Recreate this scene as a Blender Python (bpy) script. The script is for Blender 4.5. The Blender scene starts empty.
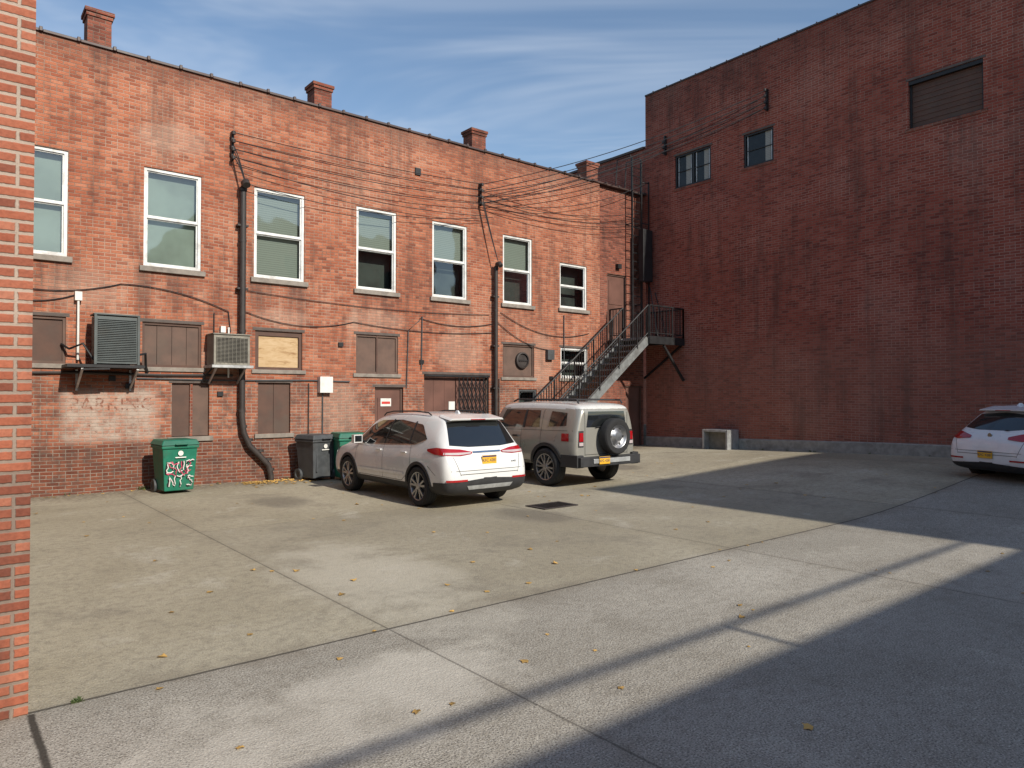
import bpy, bmesh, math, random
from mathutils import Vector, Matrix
from mathutils.bvhtree import BVHTree
random.seed(4)
scene = bpy.context.scene
R = random.random

# ------------------------------------------------------------------ nodes
class T:
    def __init__(s, nt): s.nt = nt; s.n = nt.nodes; s.l = nt.links
    def node(s, t, **k):
        x = s.n.new(t)
        for a, b in k.items(): setattr(x, a, b)
        return x
    def put(s, sock, v):
        if isinstance(v, bpy.types.NodeSocket): s.l.new(v, sock)
        elif v is not None: sock.default_value = v
    def m(s, op, a, b=None, c=None, clamp=False):
        x = s.node('ShaderNodeMath', operation=op, use_clamp=clamp)
        s.put(x.inputs[0], a); s.put(x.inputs[1], b); s.put(x.inputs[2], c)
        return x.outputs[0]
    def ss(s, v, a, b, o0=0.0, o1=1.0):
        x = s.node('ShaderNodeMapRange', interpolation_type='SMOOTHSTEP')
        s.put(x.inputs[0], v); x.inputs[1].default_value = a; x.inputs[2].default_value = b
        x.inputs[3].default_value = o0; x.inputs[4].default_value = o1
        return x.outputs[0]
    def noise(s, vec, scale, detail=4, rough=.55, dist=0.0):
        x = s.node('ShaderNodeTexNoise'); s.put(x.inputs['Vector'], vec)
        x.inputs['Scale'].default_value = scale; x.inputs['Detail'].default_value = detail
        x.inputs['Roughness'].default_value = rough; x.inputs['Distortion'].default_value = dist
        return x.outputs[0]
    def comb(s, x, y, z=0.0):
        c = s.node('ShaderNodeCombineXYZ'); s.put(c.inputs[0], x); s.put(c.inputs[1], y); s.put(c.inputs[2], z)
        return c.outputs[0]
    def mix(s, f, a, b, mode='MIX'):
        x = s.node('ShaderNodeMix', data_type='RGBA', blend_type=mode)
        s.put(x.inputs[0], f)
        for i, v in ((6, a), (7, b)):
            if not isinstance(v, bpy.types.NodeSocket): v = (*v[:3], 1)
            s.put(x.inputs[i], v)
        return x.outputs[2]
    def ramp(s, f, stops, const=False):
        x = s.node('ShaderNodeValToRGB'); s.put(x.inputs[0], f)
        cr = x.color_ramp
        if const: cr.interpolation = 'CONSTANT'
        while len(cr.elements) < len(stops): cr.elements.new(.5)
        for e, (p, c) in zip(cr.elements, stops): e.position = p; e.color = (*c, 1)
        return x.outputs[0]
    def bump(s, h, st, dist):
        x = s.node('ShaderNodeBump'); x.inputs['Strength'].default_value = st
        x.inputs['Distance'].default_value = dist; s.put(x.inputs['Height'], h)
        return x.outputs[0]

def newmat(name):
    m = bpy.data.materials.new(name); m.use_nodes = True
    t = T(m.node_tree); p = m.node_tree.nodes['Principled BSDF']
    return m, t, p

def simple(name, col, rough=.6, metal=0.0, var=.18, scale=6.0, bump=0.0, coat=0.0, spec=.5, dirt=0.0):
    m, t, p = newmat(name)
    tc = t.node('ShaderNodeTexCoord').outputs['Object']
    n = t.noise(tc, scale, 3)
    f = t.ss(n, .3, .7)
    c = t.mix(f, tuple(x*(1-var) for x in col), tuple(min(1, x*(1+var)) for x in col))
    if dirt:
        n2 = t.noise(tc, scale*.4, 4, .7)
        c = t.mix(t.ss(n2, .5, .7, 0, dirt), c, (.09, .075, .06))
    t.put(p.inputs['Base Color'], c)
    t.put(p.inputs['Roughness'], t.ss(n, .2, .8, max(0, rough-.06), min(1, rough+.08)))
    p.inputs['Metallic'].default_value = metal
    p.inputs['Specular IOR Level'].default_value = spec
    if coat:
        p.inputs['Coat Weight'].default_value = coat; p.inputs['Coat Roughness'].default_value = .04
    if bump:
        t.put(p.inputs['Normal'], t.bump(t.noise(tc, scale*8, 1), bump, .01))
    return m

def brick(name, stops, mortar, kind='', mv=.85, joint=.0075, course=.0685):
    m, t, p = newmat(name)
    tc = t.node('ShaderNodeTexCoord').outputs['Object']
    sp = t.node('ShaderNodeSeparateXYZ'); t.put(sp.inputs[0], tc)
    x, y, z = sp.outputs
    nw = t.noise(tc, .35, 0)
    n0 = t.noise(tc, .42, 3, .6)
    fine = t.noise(tc, 38, 1, .6)
    h = t.m('ADD', t.m('ADD', x, y), t.m('MULTIPLY', fine, .010))
    zz = t.m('ADD', z, t.m('ADD', t.m('MULTIPLY', nw, .12), t.m('MULTIPLY', fine, .008)))
    zr = t.m('DIVIDE', zz, course)
    row = t.m('FLOOR', zr)
    off = t.m('MULTIPLY', t.m('FLOORED_MODULO', row, 2.0), .5)
    hd = t.m('LESS_THAN', t.m('FLOORED_MODULO', row, 6.0), .5)
    wf = t.m('ADD', hd, 1.0)
    hx = t.m('ADD', t.m('MULTIPLY', t.m('DIVIDE', h, .208), wf), off)
    cell = t.m('FLOOR', hx)
    fx = t.m('FRACT', hx); fz = t.m('FRACT', zr)
    dx = t.m('DIVIDE', t.m('MULTIPLY', t.m('MINIMUM', fx, t.m('SUBTRACT', 1.0, fx)), .208), wf)
    dz = t.m('MULTIPLY', t.m('MINIMUM', fz, t.m('SUBTRACT', 1.0, fz)), course)
    d = t.m('MINIMUM', dx, dz)
    mm = t.ss(d, joint*.55, joint*1.35, 1, 0)
    wn = t.node('ShaderNodeTexWhiteNoise', noise_dimensions='2D')
    t.put(wn.inputs['Vector'], t.comb(cell, row))
    rnd = t.m('ADD', t.m('MULTIPLY', wn.outputs[0], .72), t.m('MULTIPLY', n0, .28))
    c = t.ramp(rnd, stops)
    c = t.mix(t.ss(fine, .35, .75, 0, .40), c, t.mix(1.0, c, (.55, .5, .5), 'MULTIPLY'))
    mort = t.mix(t.ss(n0, .38, .62), tuple(a*.55 for a in mortar), mortar)
    c = t.mix(t.m('MULTIPLY', mm, mv), c, mort)
    st = t.noise(t.comb(t.m('MULTIPLY', h, 2.1), t.m('MULTIPLY', z, .30)), 1.0, 4, .7)
    c = t.mix(t.ss(st, .46, .72, 0, .55), c, (.07, .042, .036))
    c = t.mix(t.ss(n0, .52, .74, 0, .16), c, tuple(min(1, a*1.05) for a in mortar))
    if kind == 'A':
        ng0 = t.noise(tc, 3.5, 4, .72)
        ng = t.m('MULTIPLY', t.m('SUBTRACT', ng0, .5), .5)
        c = t.mix(t.m('MULTIPLY', t.ss(z, 8.2, 8.8), .45), c, (.07, .045, .04))
        c = t.mix(t.ss(ng0, .50, .72, 0, .30), c, (.09, .05, .04))
        zn = t.m('ADD', z, ng)
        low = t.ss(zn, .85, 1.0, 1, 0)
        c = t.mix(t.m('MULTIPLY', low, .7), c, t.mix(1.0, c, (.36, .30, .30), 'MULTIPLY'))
        lowm = t.ss(zn, 2.15, 2.35, 1, 0)
        c = t.mix(t.m('MULTIPLY', t.m('MULTIPLY', lowm, mm), .6), c, (.36, .31, .26))
        c = t.mix(t.m('MULTIPLY', lowm, t.ss(ng0, .40, .64, .08, .60)), c, (.095, .065, .055))
        mid = t.m('MULTIPLY', t.ss(z, 2.3, 3.2), t.ss(z, 3.8, 4.6, 1, 0))
        c = t.mix(t.m('MULTIPLY', mid, t.ss(st, .36, .5, .35, .0)), c, (.47, .33, .25))
        a = t.m('MULTIPLY', t.ss(t.m('ABSOLUTE', t.m('SUBTRACT', x, 2.75)), .70, .95, 1, 0),
                t.ss(t.m('ABSOLUTE', t.m('SUBTRACT', z, 1.52)), .40, .60, 1, 0))
        a = t.m('MULTIPLY', a, t.ss(ng0, .36, .64, .18, .72))
        c = t.mix(a, c, (.52, .43, .36))
        for cx, cz, rx, rz in ((7.6, 1.6, .7, .9), (11.1, 3.1, .8, .7), (14.2, 3.0, .5, 1.1), (4.9, 2.6, .6, .5), (2.2, 4.0, .8, .5), (3.9, 7.3, .9, .35), (8.6, 3.8, 1.0, .35), (6.2, 3.7, .8, .25)):
            e = t.m('ADD', t.m('POWER', t.m('DIVIDE', t.m('SUBTRACT', x, cx), rx), 2.0),
                    t.m('POWER', t.m('DIVIDE', t.m('SUBTRACT', z, cz), rz), 2.0))
            e = t.m('ADD', e, t.m('MULTIPLY', ng0, 1.4))
            c = t.mix(t.ss(e, .9, 1.8, .32, 0), c, (.48, .34, .26))
        # rusty/sooty runs under the upper sills
        for cx in (1.45, 3.87, 6.15, 8.64, 10.87, 13.26):
            r1 = t.ss(t.m('ABSOLUTE', t.m('SUBTRACT', x, cx)), .45, .75, 1, 0)
            r2 = t.m('MULTIPLY', t.ss(z, 3.4, 4.45), t.ss(z, 4.46, 4.5, 1, 0))
            c = t.mix(t.m('MULTIPLY', t.m('MULTIPLY', r1, r2), t.ss(st, .35, .6, .05, .5)), c, (.10, .065, .055))
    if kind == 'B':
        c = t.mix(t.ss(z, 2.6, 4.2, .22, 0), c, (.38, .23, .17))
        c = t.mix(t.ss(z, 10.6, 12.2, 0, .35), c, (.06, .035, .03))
    t.put(p.inputs['Base Color'], c)
    p.inputs['Roughness'].default_value = .9
    p.inputs['Specular IOR Level'].default_value = .15
    hh = t.m('ADD', t.m('SUBTRACT', 1.0, mm), t.m('ADD', t.m('MULTIPLY', fine, .5), t.m('MULTIPLY', wn.outputs[0], .35)))
    t.put(p.inputs['Normal'], t.bump(hh, .75, .009))
    return m

# ------------------------------------------------------------------ materials
BR_A = brick('brick_orange', [(0, (.14, .050, .034)), (.22, (.31, .098, .055)), (.5, (.39, .132, .072)), (.75, (.45, .165, .092)), (1, (.52, .24, .15))], (.44, .32, .245), kind='A', mv=.78)
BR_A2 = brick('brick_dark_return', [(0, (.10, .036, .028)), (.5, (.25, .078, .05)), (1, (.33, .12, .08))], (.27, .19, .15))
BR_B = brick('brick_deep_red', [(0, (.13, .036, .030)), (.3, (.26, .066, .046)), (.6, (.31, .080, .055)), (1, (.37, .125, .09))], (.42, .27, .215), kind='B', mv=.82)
BR_D = brick('brick_pier', [(0, (.14, .05, .035)), (.35, (.32, .10, .058)), (.7, (.40, .132, .075)), (1, (.46, .20, .13))], (.44, .36, .29), joint=.0105, mv=.92)
WHITE = simple('white_trim', (.68, .68, .66), .45, var=.08, dirt=.35)
SILL = simple('stone_sill', (.24, .21, .18), .85, bump=.3, dirt=.4)
DARKSILL = simple('lintel_dark', (.10, .08, .07), .8, bump=.2)
BLACKM = simple('black_metal', (.022, .022, .024), .5, metal=.3)
STAIRM = simple('weathered_steel', (.20, .21, .21), .55, metal=.2, dirt=.4)
CABLE = simple('cable_black', (.02, .02, .022), .7)
BOARD = simple('brown_board', (.095, .052, .038), .75, scale=3, dirt=.4)
BOARD2 = simple('brown_board_grey', (.125, .078, .06), .8, scale=3, dirt=.4)
DOORB = simple('brown_door', (.13, .058, .042), .6, scale=2)
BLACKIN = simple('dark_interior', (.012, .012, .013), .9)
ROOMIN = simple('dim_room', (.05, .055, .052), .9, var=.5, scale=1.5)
BLIND = simple('pale_blind', (.27, .30, .275), .8, var=.15, scale=1.5)
CONC = simple('foundation_concrete', (.30, .285, .255), .9, bump=.4, dirt=.35)
GREYM = simple('grey_sheet_metal', (.085, .10, .10), .6, metal=.1, dirt=.3)
BEIGEM = simple('beige_sheet_metal', (.22, .205, .17), .6, dirt=.4)
GREEN = simple('green_plastic', (.006, .15, .09), .5, var=.12, dirt=.3)
GREENL = simple('green_lid', (.008, .12, .075), .5, var=.12, dirt=.2)
GREYP = simple('grey_plastic', (.06, .065, .07), .6, dirt=.2)
PINK = simple('pink_spray', (.60, .08, .16), .7)
COPING = simple('clay_coping', (.055, .032, .028), .5, scale=2)
ROOFM = simple('roof_tar', (.03, .03, .032), .9)
RUSTPIPE = simple('dark_pipe', (.035, .028, .026), .6, dirt=.2)
GALV = simple('galvanised', (.42, .43, .43), .45, metal=.4, dirt=.3)
LEAFM = simple('yellow_leaf', (.46, .28, .08), .7, var=.5, scale=.9)
WEEDM = simple('weed_green', (.07, .10, .03), .8, var=.4, scale=20)
PAPER = simple('sign_paper', (.70, .69, .65), .6, var=.05, dirt=.15)
REDP = simple('sign_red', (.5, .04, .03), .6)
DGLASS = simple('dark_pane', (.02, .024, .026), .18, spec=.35)

def blinds_mat():
    m, t, p = newmat('slat_blind')
    tc = t.node('ShaderNodeTexCoord').outputs['Object']
    sp = t.node('ShaderNodeSeparateXYZ'); t.put(sp.inputs[0], tc)
    f = t.m('FRACT', t.m('DIVIDE', sp.outputs[2], .05))
    c = t.ramp(f, [(0, (.11, .11, .10)), (.25, (.31, .32, .29)), (1, (.25, .26, .24))])
    t.put(p.inputs['Base Color'], c); p.inputs['Roughness'].default_value = .7
    return m
SLAT = blinds_mat()

def ply_mat():
    m, t, p = newmat('plywood')
    tc = t.node('ShaderNodeTexCoord').outputs['Object']
    mp = t.node('ShaderNodeMapping'); t.put(mp.inputs[0], tc); mp.inputs['Scale'].default_value = (2.2, 1, 9)
    n = t.noise(mp.outputs[0], 1.6, 5, .6, 1.2)
    c = t.ramp(n, [(.25, (.25, .13, .05)), (.45, (.46, .31, .16)), (.7, (.55, .40, .24))])
    t.put(p.inputs['Base Color'], c); p.inputs['Roughness'].default_value = .75
    return m
PLY = ply_mat()

def pane_mat():
    m, t, p = newmat('window_glass')
    nt = m.node_tree; nt.nodes.remove(p)
    out = [n for n in nt.nodes if n.type == 'OUTPUT_MATERIAL'][0]
    tr = t.node('ShaderNodeBsdfTransparent'); tr.inputs[0].default_value = (.78, .85, .82, 1)
    gl = t.node('ShaderNodeBsdfGlossy'); gl.inputs['Roughness'].default_value = .03
    gl.inputs[0].default_value = (.9, .95, 1, 1)
    fr = t.node('ShaderNodeFresnel'); fr.inputs[0].default_value = 1.5
    tc = t.node('ShaderNodeTexCoord').outputs['Object']
    nb = t.bump(t.noise(tc, 1.3, 1), .12, .05)
    t.put(gl.inputs['Normal'], nb)
    f = t.m('ADD', t.m('MULTIPLY', fr.outputs[0], 1.3), .06, clamp=True)
    mx = t.node('ShaderNodeMixShader'); t.put(mx.inputs[0], f)
    t.put(mx.inputs[1], tr.outputs[0]); t.put(mx.inputs[2], gl.outputs[0])
    t.put(out.inputs[0], mx.outputs[0])
    return m
PANE = pane_mat()

def fade_paint(name, col, lo=.42, hi=.6):
    m, t, p = newmat(name)
    tc = t.node('ShaderNodeTexCoord').outputs['Object']
    nt = m.node_tree
    out = [n for n in nt.nodes if n.type == 'OUTPUT_MATERIAL'][0]
    p.inputs['Base Color'].default_value = (*col, 1); p.inputs['Roughness'].default_value = .9
    tr = t.node('ShaderNodeBsdfTransparent')
    mx = t.node('ShaderNodeMixShader'); t.put(mx.inputs[0], t.ss(t.noise(tc, 9, 4, .7), lo, hi, 0, .6))
    t.put(mx.inputs[1], tr.outputs[0]); t.put(mx.inputs[2], p.outputs[0]); t.put(out.inputs[0], mx.outputs[0])
    return m

def ground_mat():
    m, t, p = newmat('concrete_pavement')
    tc = t.node('ShaderNodeTexCoord').outputs['Object']
    sp = t.node('ShaderNodeSeparateXYZ'); t.put(sp.inputs[0], tc)
    x, y, z = sp.outputs
    mid = t.noise(tc, .8, 5, .7, .3); big = t.noise(tc, .17, 3, .65, .5); fine = t.noise(tc, 11, 4, .75); spk = t.noise(tc, 80, 1, .8)
    wob = t.m('MULTIPLY', t.m('SUBTRACT', mid, .5), .07)
    wf = t.m('MULTIPLY', t.m('SUBTRACT', fine, .5), .02)
    xw = t.m('ADD', x, t.m('ADD', wob, wf)); yw = t.m('ADD', y, t.m('ADD', t.m('MULTIPLY', wob, .6), wf))
    north = t.ss(yw, 5.12, 5.2)
    cn = t.ramp(big, [(.32, (.32, .28, .195)), (.5, (.42, .375, .275)), (.68, (.52, .475, .365))])
    cs = t.ramp(big, [(.32, (.31, .285, .235)), (.5, (.39, .36, .305)), (.68, (.52, .485, .42))])
    c = t.mix(north, cs, cn)
    c = t.mix(t.ss(mid, .50, .68, 0, .50), c, (.20, .175, .135))
    c = t.mix(t.ss(mid, .45, .30, 0, .40), c, (.62, .58, .49))
    c = t.mix(t.ss(fine, .40, .72, 0, .50), c, (.18, .155, .12))
    sps = t.m('MULTIPLY', t.ss(spk, .52, .66), t.m('SUBTRACT', .85, t.m('MULTIPLY', north, .5)))
    c = t.mix(sps, c, (.10, .09, .078))
    spl = t.m('MULTIPLY', t.ss(spk, .43, .30), t.m('SUBTRACT', .62, t.m('MULTIPLY', north, .37)))
    c = t.mix(spl, c, (.70, .66, .59))
    cell = t.m('FLOOR', t.m('DIVIDE', t.m('SUBTRACT', xw, 2.9), 4.85))
    cy = t.m('FLOOR', t.m('DIVIDE', t.m('SUBTRACT', yw, 5.15), 5.3))
    wn = t.node('ShaderNodeTexWhiteNoise', noise_dimensions='2D'); t.put(wn.inputs['Vector'], t.comb(cell, cy))
    c = t.mix(t.m('MULTIPLY', wn.outputs[0], .24), c, (.22, .20, .17))
    # worn dusty patch and parking drip stains
    def blob(cx, cy_, rx, ry, col, k):
        e = t.m('ADD', t.m('POWER', t.m('DIVIDE', t.m('SUBTRACT', x, cx), rx), 2.0), t.m('POWER', t.m('DIVIDE', t.m('SUBTRACT', y, cy_), ry), 2.0))
        e = t.m('ADD', e, t.m('MULTIPLY', t.m('SUBTRACT', mid, .5), 3.0))
        return t.mix(t.ss(e, .1, 1.2, k, 0), c, col)
    c = blob(2.0, 4.0, 1.2, .7, (.62, .58, .50), .5)
    c = blob(3.6, 6.8, 1.0, 2.2, (.60, .56, .47), .4)
    for cx, cy_ in ((9.2, 12.0), (4.9, 12.6), (13.6, 12.4), (7.4, 8.6)):
        c = blob(cx, cy_, .55, .9, (.11, .095, .08), .55)
    jx = t.m('ABSOLUTE', t.m('MULTIPLY', t.m('SUBTRACT', t.m('FRACT', t.m('ADD', t.m('DIVIDE', t.m('SUBTRACT', t.m('ADD', x, t.m('MULTIPLY', wf, .6)), 2.9), 4.85), .5)), .5), 4.85))
    jy = t.m('ABSOLUTE', t.m('SUBTRACT', t.m('ADD', y, t.m('ADD', wf, t.m('MULTIPLY', wob, .3))), 5.15))
    jy2 = t.m('ABSOLUTE', t.m('SUBTRACT', t.m('ADD', y, wf), 10.45))
    jx0 = t.m('ADD', t.m('ABSOLUTE', t.m('SUBTRACT', xw, .47)), t.m('MULTIPLY', north, 5.0))
    g = t.m('MAXIMUM', t.ss(jx, .004, .014, .55, 0), t.ss(jy, .008, .022, .8, 0))
    g = t.m('MAXIMUM', g, t.ss(jy2, .004, .015, .35, 0))
    g = t.m('MAXIMUM', g, t.ss(jx0, .010, .03, .95, 0))
    halo = t.m('MULTIPLY', t.m('MAXIMUM', t.ss(jy, .0, .25, .45, 0), t.ss(jx, 0, .14, .28, 0)), t.ss(mid, .4, .6, .3, 1))
    c = t.mix(halo, c, (.20, .17, .13))
    c = t.mix(g, c, (.05, .044, .036))
    gm = t.m('MULTIPLY', t.ss(y, 14.6, 15.95, 0, .75), t.ss(fine, .3, .6))
    c = t.mix(gm, c, (.13, .105, .08))
    t.put(p.inputs['Base Color'], c)
    p.inputs['Roughness'].default_value = .92; p.inputs['Specular IOR Level'].default_value = .2
    hh = t.m('ADD', t.m('MULTIPLY', t.noise(tc, 30, 2, .7), .8), t.m('MULTIPLY', spk, .6))
    t.put(p.inputs['Normal'], t.bump(hh, .7, .013))
    return m
GROUND = ground_mat()

# ------------------------------------------------------------------ mesh builder
class MB:
    def __init__(s): s.v = []; s.f = []; s.mi = []; s.mats = []; s.M = Matrix()
    def k(s, m):
        if m not in s.mats: s.mats.append(m)
        return s.mats.index(m)
    def add(s, vs, fs, m):
        b = len(s.v); s.v += [tuple(s.M @ Vector(v)) for v in vs]
        i = s.k(m)
        for f in fs: s.f.append(tuple(b+a for a in f)); s.mi.append(i)
    BF = [(0, 1, 3, 2), (4, 6, 7, 5), (0, 4, 5, 1), (2, 3, 7, 6), (0, 2, 6, 4), (1, 5, 7, 3)]
    def box(s, lo, hi, m):
        s.add([(x, y, z) for x in (lo[0], hi[0]) for y in (lo[1], hi[1]) for z in (lo[2], hi[2])], s.BF, m)
    def bx(s, P, h0, h1, d0, d1, z0, z1, m):
        s.add([P(h, d, z) for h in (h0, h1) for d in (d0, d1) for z in (z0, z1)], s.BF, m)
    def taper(s, lo, hi, tx, ty, m):
        cx = (lo[0]+hi[0])/2; cy = (lo[1]+hi[1])/2; vs = []
        for x in (lo[0], hi[0]):
            for y in (lo[1], hi[1]):
                for z in (lo[2], hi[2]):
                    k = z == hi[2]
                    vs.append((cx+(x-cx)*(tx if k else 1), cy+(y-cy)*(ty if k else 1), z))
        s.add(vs, s.BF, m)
    def beam(s, p0, p1, w, h, m):
        p0 = Vector(p0); p1 = Vector(p1); d = (p1-p0).normalized()
        sd = d.cross(Vector((0, 0, 1)))
        sd = Vector((1, 0, 0)) if sd.length < 1e-3 else sd.normalized()
        up = sd.cross(d)
        s.add([tuple(p + sd*a*w/2 + up*b*h/2) for p in (p0, p1) for a in (-1, 1) for b in (-1, 1)], s.BF, m)
    def tube(s, pts, r, m, n=8):
        pts = [Vector(p) for p in pts]; vs = []; N = len(pts)
        for i, p in enumerate(pts):
            d = (pts[min(i+1, N-1)]-pts[max(i-1, 0)]).normalized()
            ref = Vector((0, 0, 1)) if abs(d.z) < .9 else Vector((1, 0, 0))
            a = d.cross(ref).normalized(); b = a.cross(d)
            for k in range(n):
                q = 2*math.pi*k/n; vs.append(tuple(p + (a*math.cos(q)+b*math.sin(q))*r))
        fs = [(i*n+k, i*n+(k+1) % n, (i+1)*n+(k+1) % n, (i+1)*n+k) for i in range(N-1) for k in range(n)]
        fs += [tuple(range(n)), tuple(range((N-1)*n, N*n))]
        s.add(vs, fs, m)
    def cyl(s, p0, p1, r, m, n=14): s.tube([p0, p1], r, m, n)
    def lathe(s, prof, m, n=40):
        vs = []; K = len(prof)
        for k in range(n):
            q = 2*math.pi*k/n
            for (x, r) in prof: vs.append((x, r*math.cos(q), r*math.sin(q)))
        fs = [(k*K+i, k*K+i+1, ((k+1) % n)*K+i+1, ((k+1) % n)*K+i) for k in range(n) for i in range(K-1)]
        s.add(vs, fs, m)
    def obj(s, name, parent=None, smooth=False, bevel=0.0, ang=35):
        me = bpy.data.meshes.new(name); me.from_pydata(s.v, [], s.f)
        for m in s.mats: me.materials.append(m)
        for p, i in zip(me.polygons, s.mi): p.material_index = i
        bm = bmesh.new(); bm.from_mesh(me); bmesh.ops.recalc_face_normals(bm, faces=bm.faces); bm.to_mesh(me); bm.free()
        if smooth:
            for p in me.polygons: p.use_smooth = True
            me.set_sharp_from_angle(angle=math.radians(ang))
        o = bpy.data.objects.new(name, me); scene.collection.objects.link(o)
        if parent: o.parent = parent
        if bevel:
            b = o.modifiers.new('bevel', 'BEVEL'); b.width = bevel; b.segments = 2; b.limit_method = 'ANGLE'
        return o

def empty(name, loc=(0, 0, 0), rot=(0, 0, 0), sc=(1, 1, 1)):
    e = bpy.data.objects.new(name, None); scene.collection.objects.link(e)
    e.location = loc; e.rotation_euler = rot; e.scale = sc; e.empty_display_size = .2
    return e

def text(name, s, size, M, mat, parent, ext=.002):
    cu = bpy.data.curves.new(name, 'FONT'); cu.body = s; cu.size = size; cu.extrude = ext; cu.align_x = 'CENTER'
    o = bpy.data.objects.new(name+'_tmp', cu); scene.collection.objects.link(o)
    bpy.context.view_layer.update()
    me = bpy.data.meshes.new_from_object(o.evaluated_get(bpy.context.evaluated_depsgraph_get()))
    bpy.data.objects.remove(o)
    me.transform(M); me.materials.clear(); me.materials.append(mat)
    r = bpy.data.objects.new(name, me); scene.collection.objects.link(r); r.parent = parent
    return r

# ------------------------------------------------------------------ layout (metres)
YA, XB = 16.0, 19.0
def gz(x, y):
    t = min(1, max(0, (x-10.5)/8.5)); sm = t*t*(3-2*t)
    k = 1-.5*min(1, max(0, (y-7)/9))
    return .42*sm*k
PA = lambda h, d, z: (h, YA+d, z)
PA2 = lambda h, d, z: (h, YA+.12+d, z)
PB = lambda h, d, z: (XB+d, h, z)

# ground
mb = MB()
xs = [-400, -120, -40, -15, -6]+[-4+.5*i for i in range(60)]+[30, 45, 120, 400]
ys = [-400, -120, -40, -15, -6]+[-4+.5*i for i in range(48)]+[25, 45, 120, 400]
vs = [(x, y, gz(x, y)) for x in xs for y in ys]
ny = len(ys)
mb.add(vs, [(i*ny+j, (i+1)*ny+j, (i+1)*ny+j+1, i*ny+j+1) for i in range(len(xs)-1) for j in range(ny-1)], GROUND)
mb.obj('ground', smooth=True)

def wall(mb, P, h0, h1, z0, z1, ops, mat, depth=.16):
    hs = sorted({h0, h1, *[o[0] for o in ops], *[o[1] for o in ops]}); hs = [h for h in hs if h0 <= h <= h1]
    zs = sorted({z0, z1, *[o[2] for o in ops], *[o[3] for o in ops]})
    for a, b in zip(hs, hs[1:]):
        for c, d in zip(zs, zs[1:]):
            mh, mz = (a+b)/2, (c+d)/2
            if any(o[0] < mh < o[1] and o[2] < mz < o[3] for o in ops): continue
            mb.add([P(a, 0, c), P(b, 0, c), P(b, 0, d), P(a, 0, d)], [(0, 1, 2, 3)], mat)
    for o in ops:
        a, b, c, d = o[:4]
        for q in (((a, c), (a, d)), ((b, c), (b, d)), ((a, c), (b, c)), ((a, d), (b, d))):
            (u0, w0), (u1, w1) = q
            mb.add([P(u0, 0, w0), P(u1, 0, w1), P(u1, depth, w1), P(u0, depth, w0)], [(0, 1, 2, 3)], mat)

def sash_window(name, parent, P, a, b, c, d, blind=.5, frame=WHITE, split=.5, fw=.06, bm=SLAT):
    mb = MB(); e = .002
    a += e; b -= e; c += e; d -= e
    mb.bx(P, a, a+fw, .03, .14, c, d, frame); mb.bx(P, b-fw, b, .03, .14, c, d, frame)
    mb.bx(P, a+fw, b-fw, .03, .14, d-fw, d, frame); mb.bx(P, a+fw, b-fw, .03, .14, c, c+fw, frame)
    zm = c+(d-c)*split
    mb.bx(P, a+fw, b-fw, .045, .11, zm-.018, zm+.018, frame)
    for (z0, z1, dd) in ((c+fw, zm-.018, .078), (zm+.018, d-fw, .06)):
        w = .025
        mb.bx(P, a+fw, a+fw+w, dd, dd+.03, z0, z1, frame); mb.bx(P, b-fw-w, b-fw, dd, dd+.03, z0, z1, frame)
        mb.bx(P, a+fw+w, b-fw-w, dd, dd+.03, z0, z0+w, frame); mb.bx(P, a+fw+w, b-fw-w, dd, dd+.03, z1-w, z1, frame)
        q = [P(a+fw, dd+.02, z0), P(b-fw, dd+.02, z0), P(b-fw, dd+.02, z1), P(a+fw, dd+.02, z1)]
        mb.add(q, [(0, 1, 2, 3)], PANE)
    if blind > 0:
        zb = d-(d-c)*blind
        mb.add([P(a+.03, .20, zb), P(b-.03, .20, zb), P(b-.03, .20, d), P(a+.03, .20, d)], [(0, 1, 2, 3)], bm)
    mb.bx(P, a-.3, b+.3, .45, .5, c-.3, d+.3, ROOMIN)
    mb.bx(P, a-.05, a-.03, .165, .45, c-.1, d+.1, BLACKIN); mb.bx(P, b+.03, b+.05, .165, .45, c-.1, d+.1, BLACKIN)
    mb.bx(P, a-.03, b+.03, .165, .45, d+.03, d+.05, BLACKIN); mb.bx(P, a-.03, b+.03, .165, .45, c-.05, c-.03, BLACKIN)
    return mb.obj(name, parent)

def sill(mb, P, a, b, z, mat=SILL, h=.11, out=.07):
    mb.bx(P, a-.08, b+.08, -out, .10, z-h, z-.002, mat)

def board(mb, P, a, b, c, d, mat, n=3, depth=.06, fr=None):
    w = (b-a)/n
    for i in range(n):
        mb.bx(P, a+i*w+.004, a+(i+1)*w-.004, depth+R()*.01, depth+.04, c+.004, d-.004, mat)
    mb.bx(P, a+.001, b-.001, depth+.041, depth+.06, c+.001, d-.001, BLACKIN)
    if fr:
        for q in ((a+.002, a+.05, c+.002, d-.002), (b-.05, b-.002, c+.002, d-.002), (a+.051, b-.051, d-.05, d-.002), (a+.051, b-.051, c+.002, c+.05)):
            mb.bx(P, q[0], q[1], depth-.03, depth-.002, q[2], q[3], fr)

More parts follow.
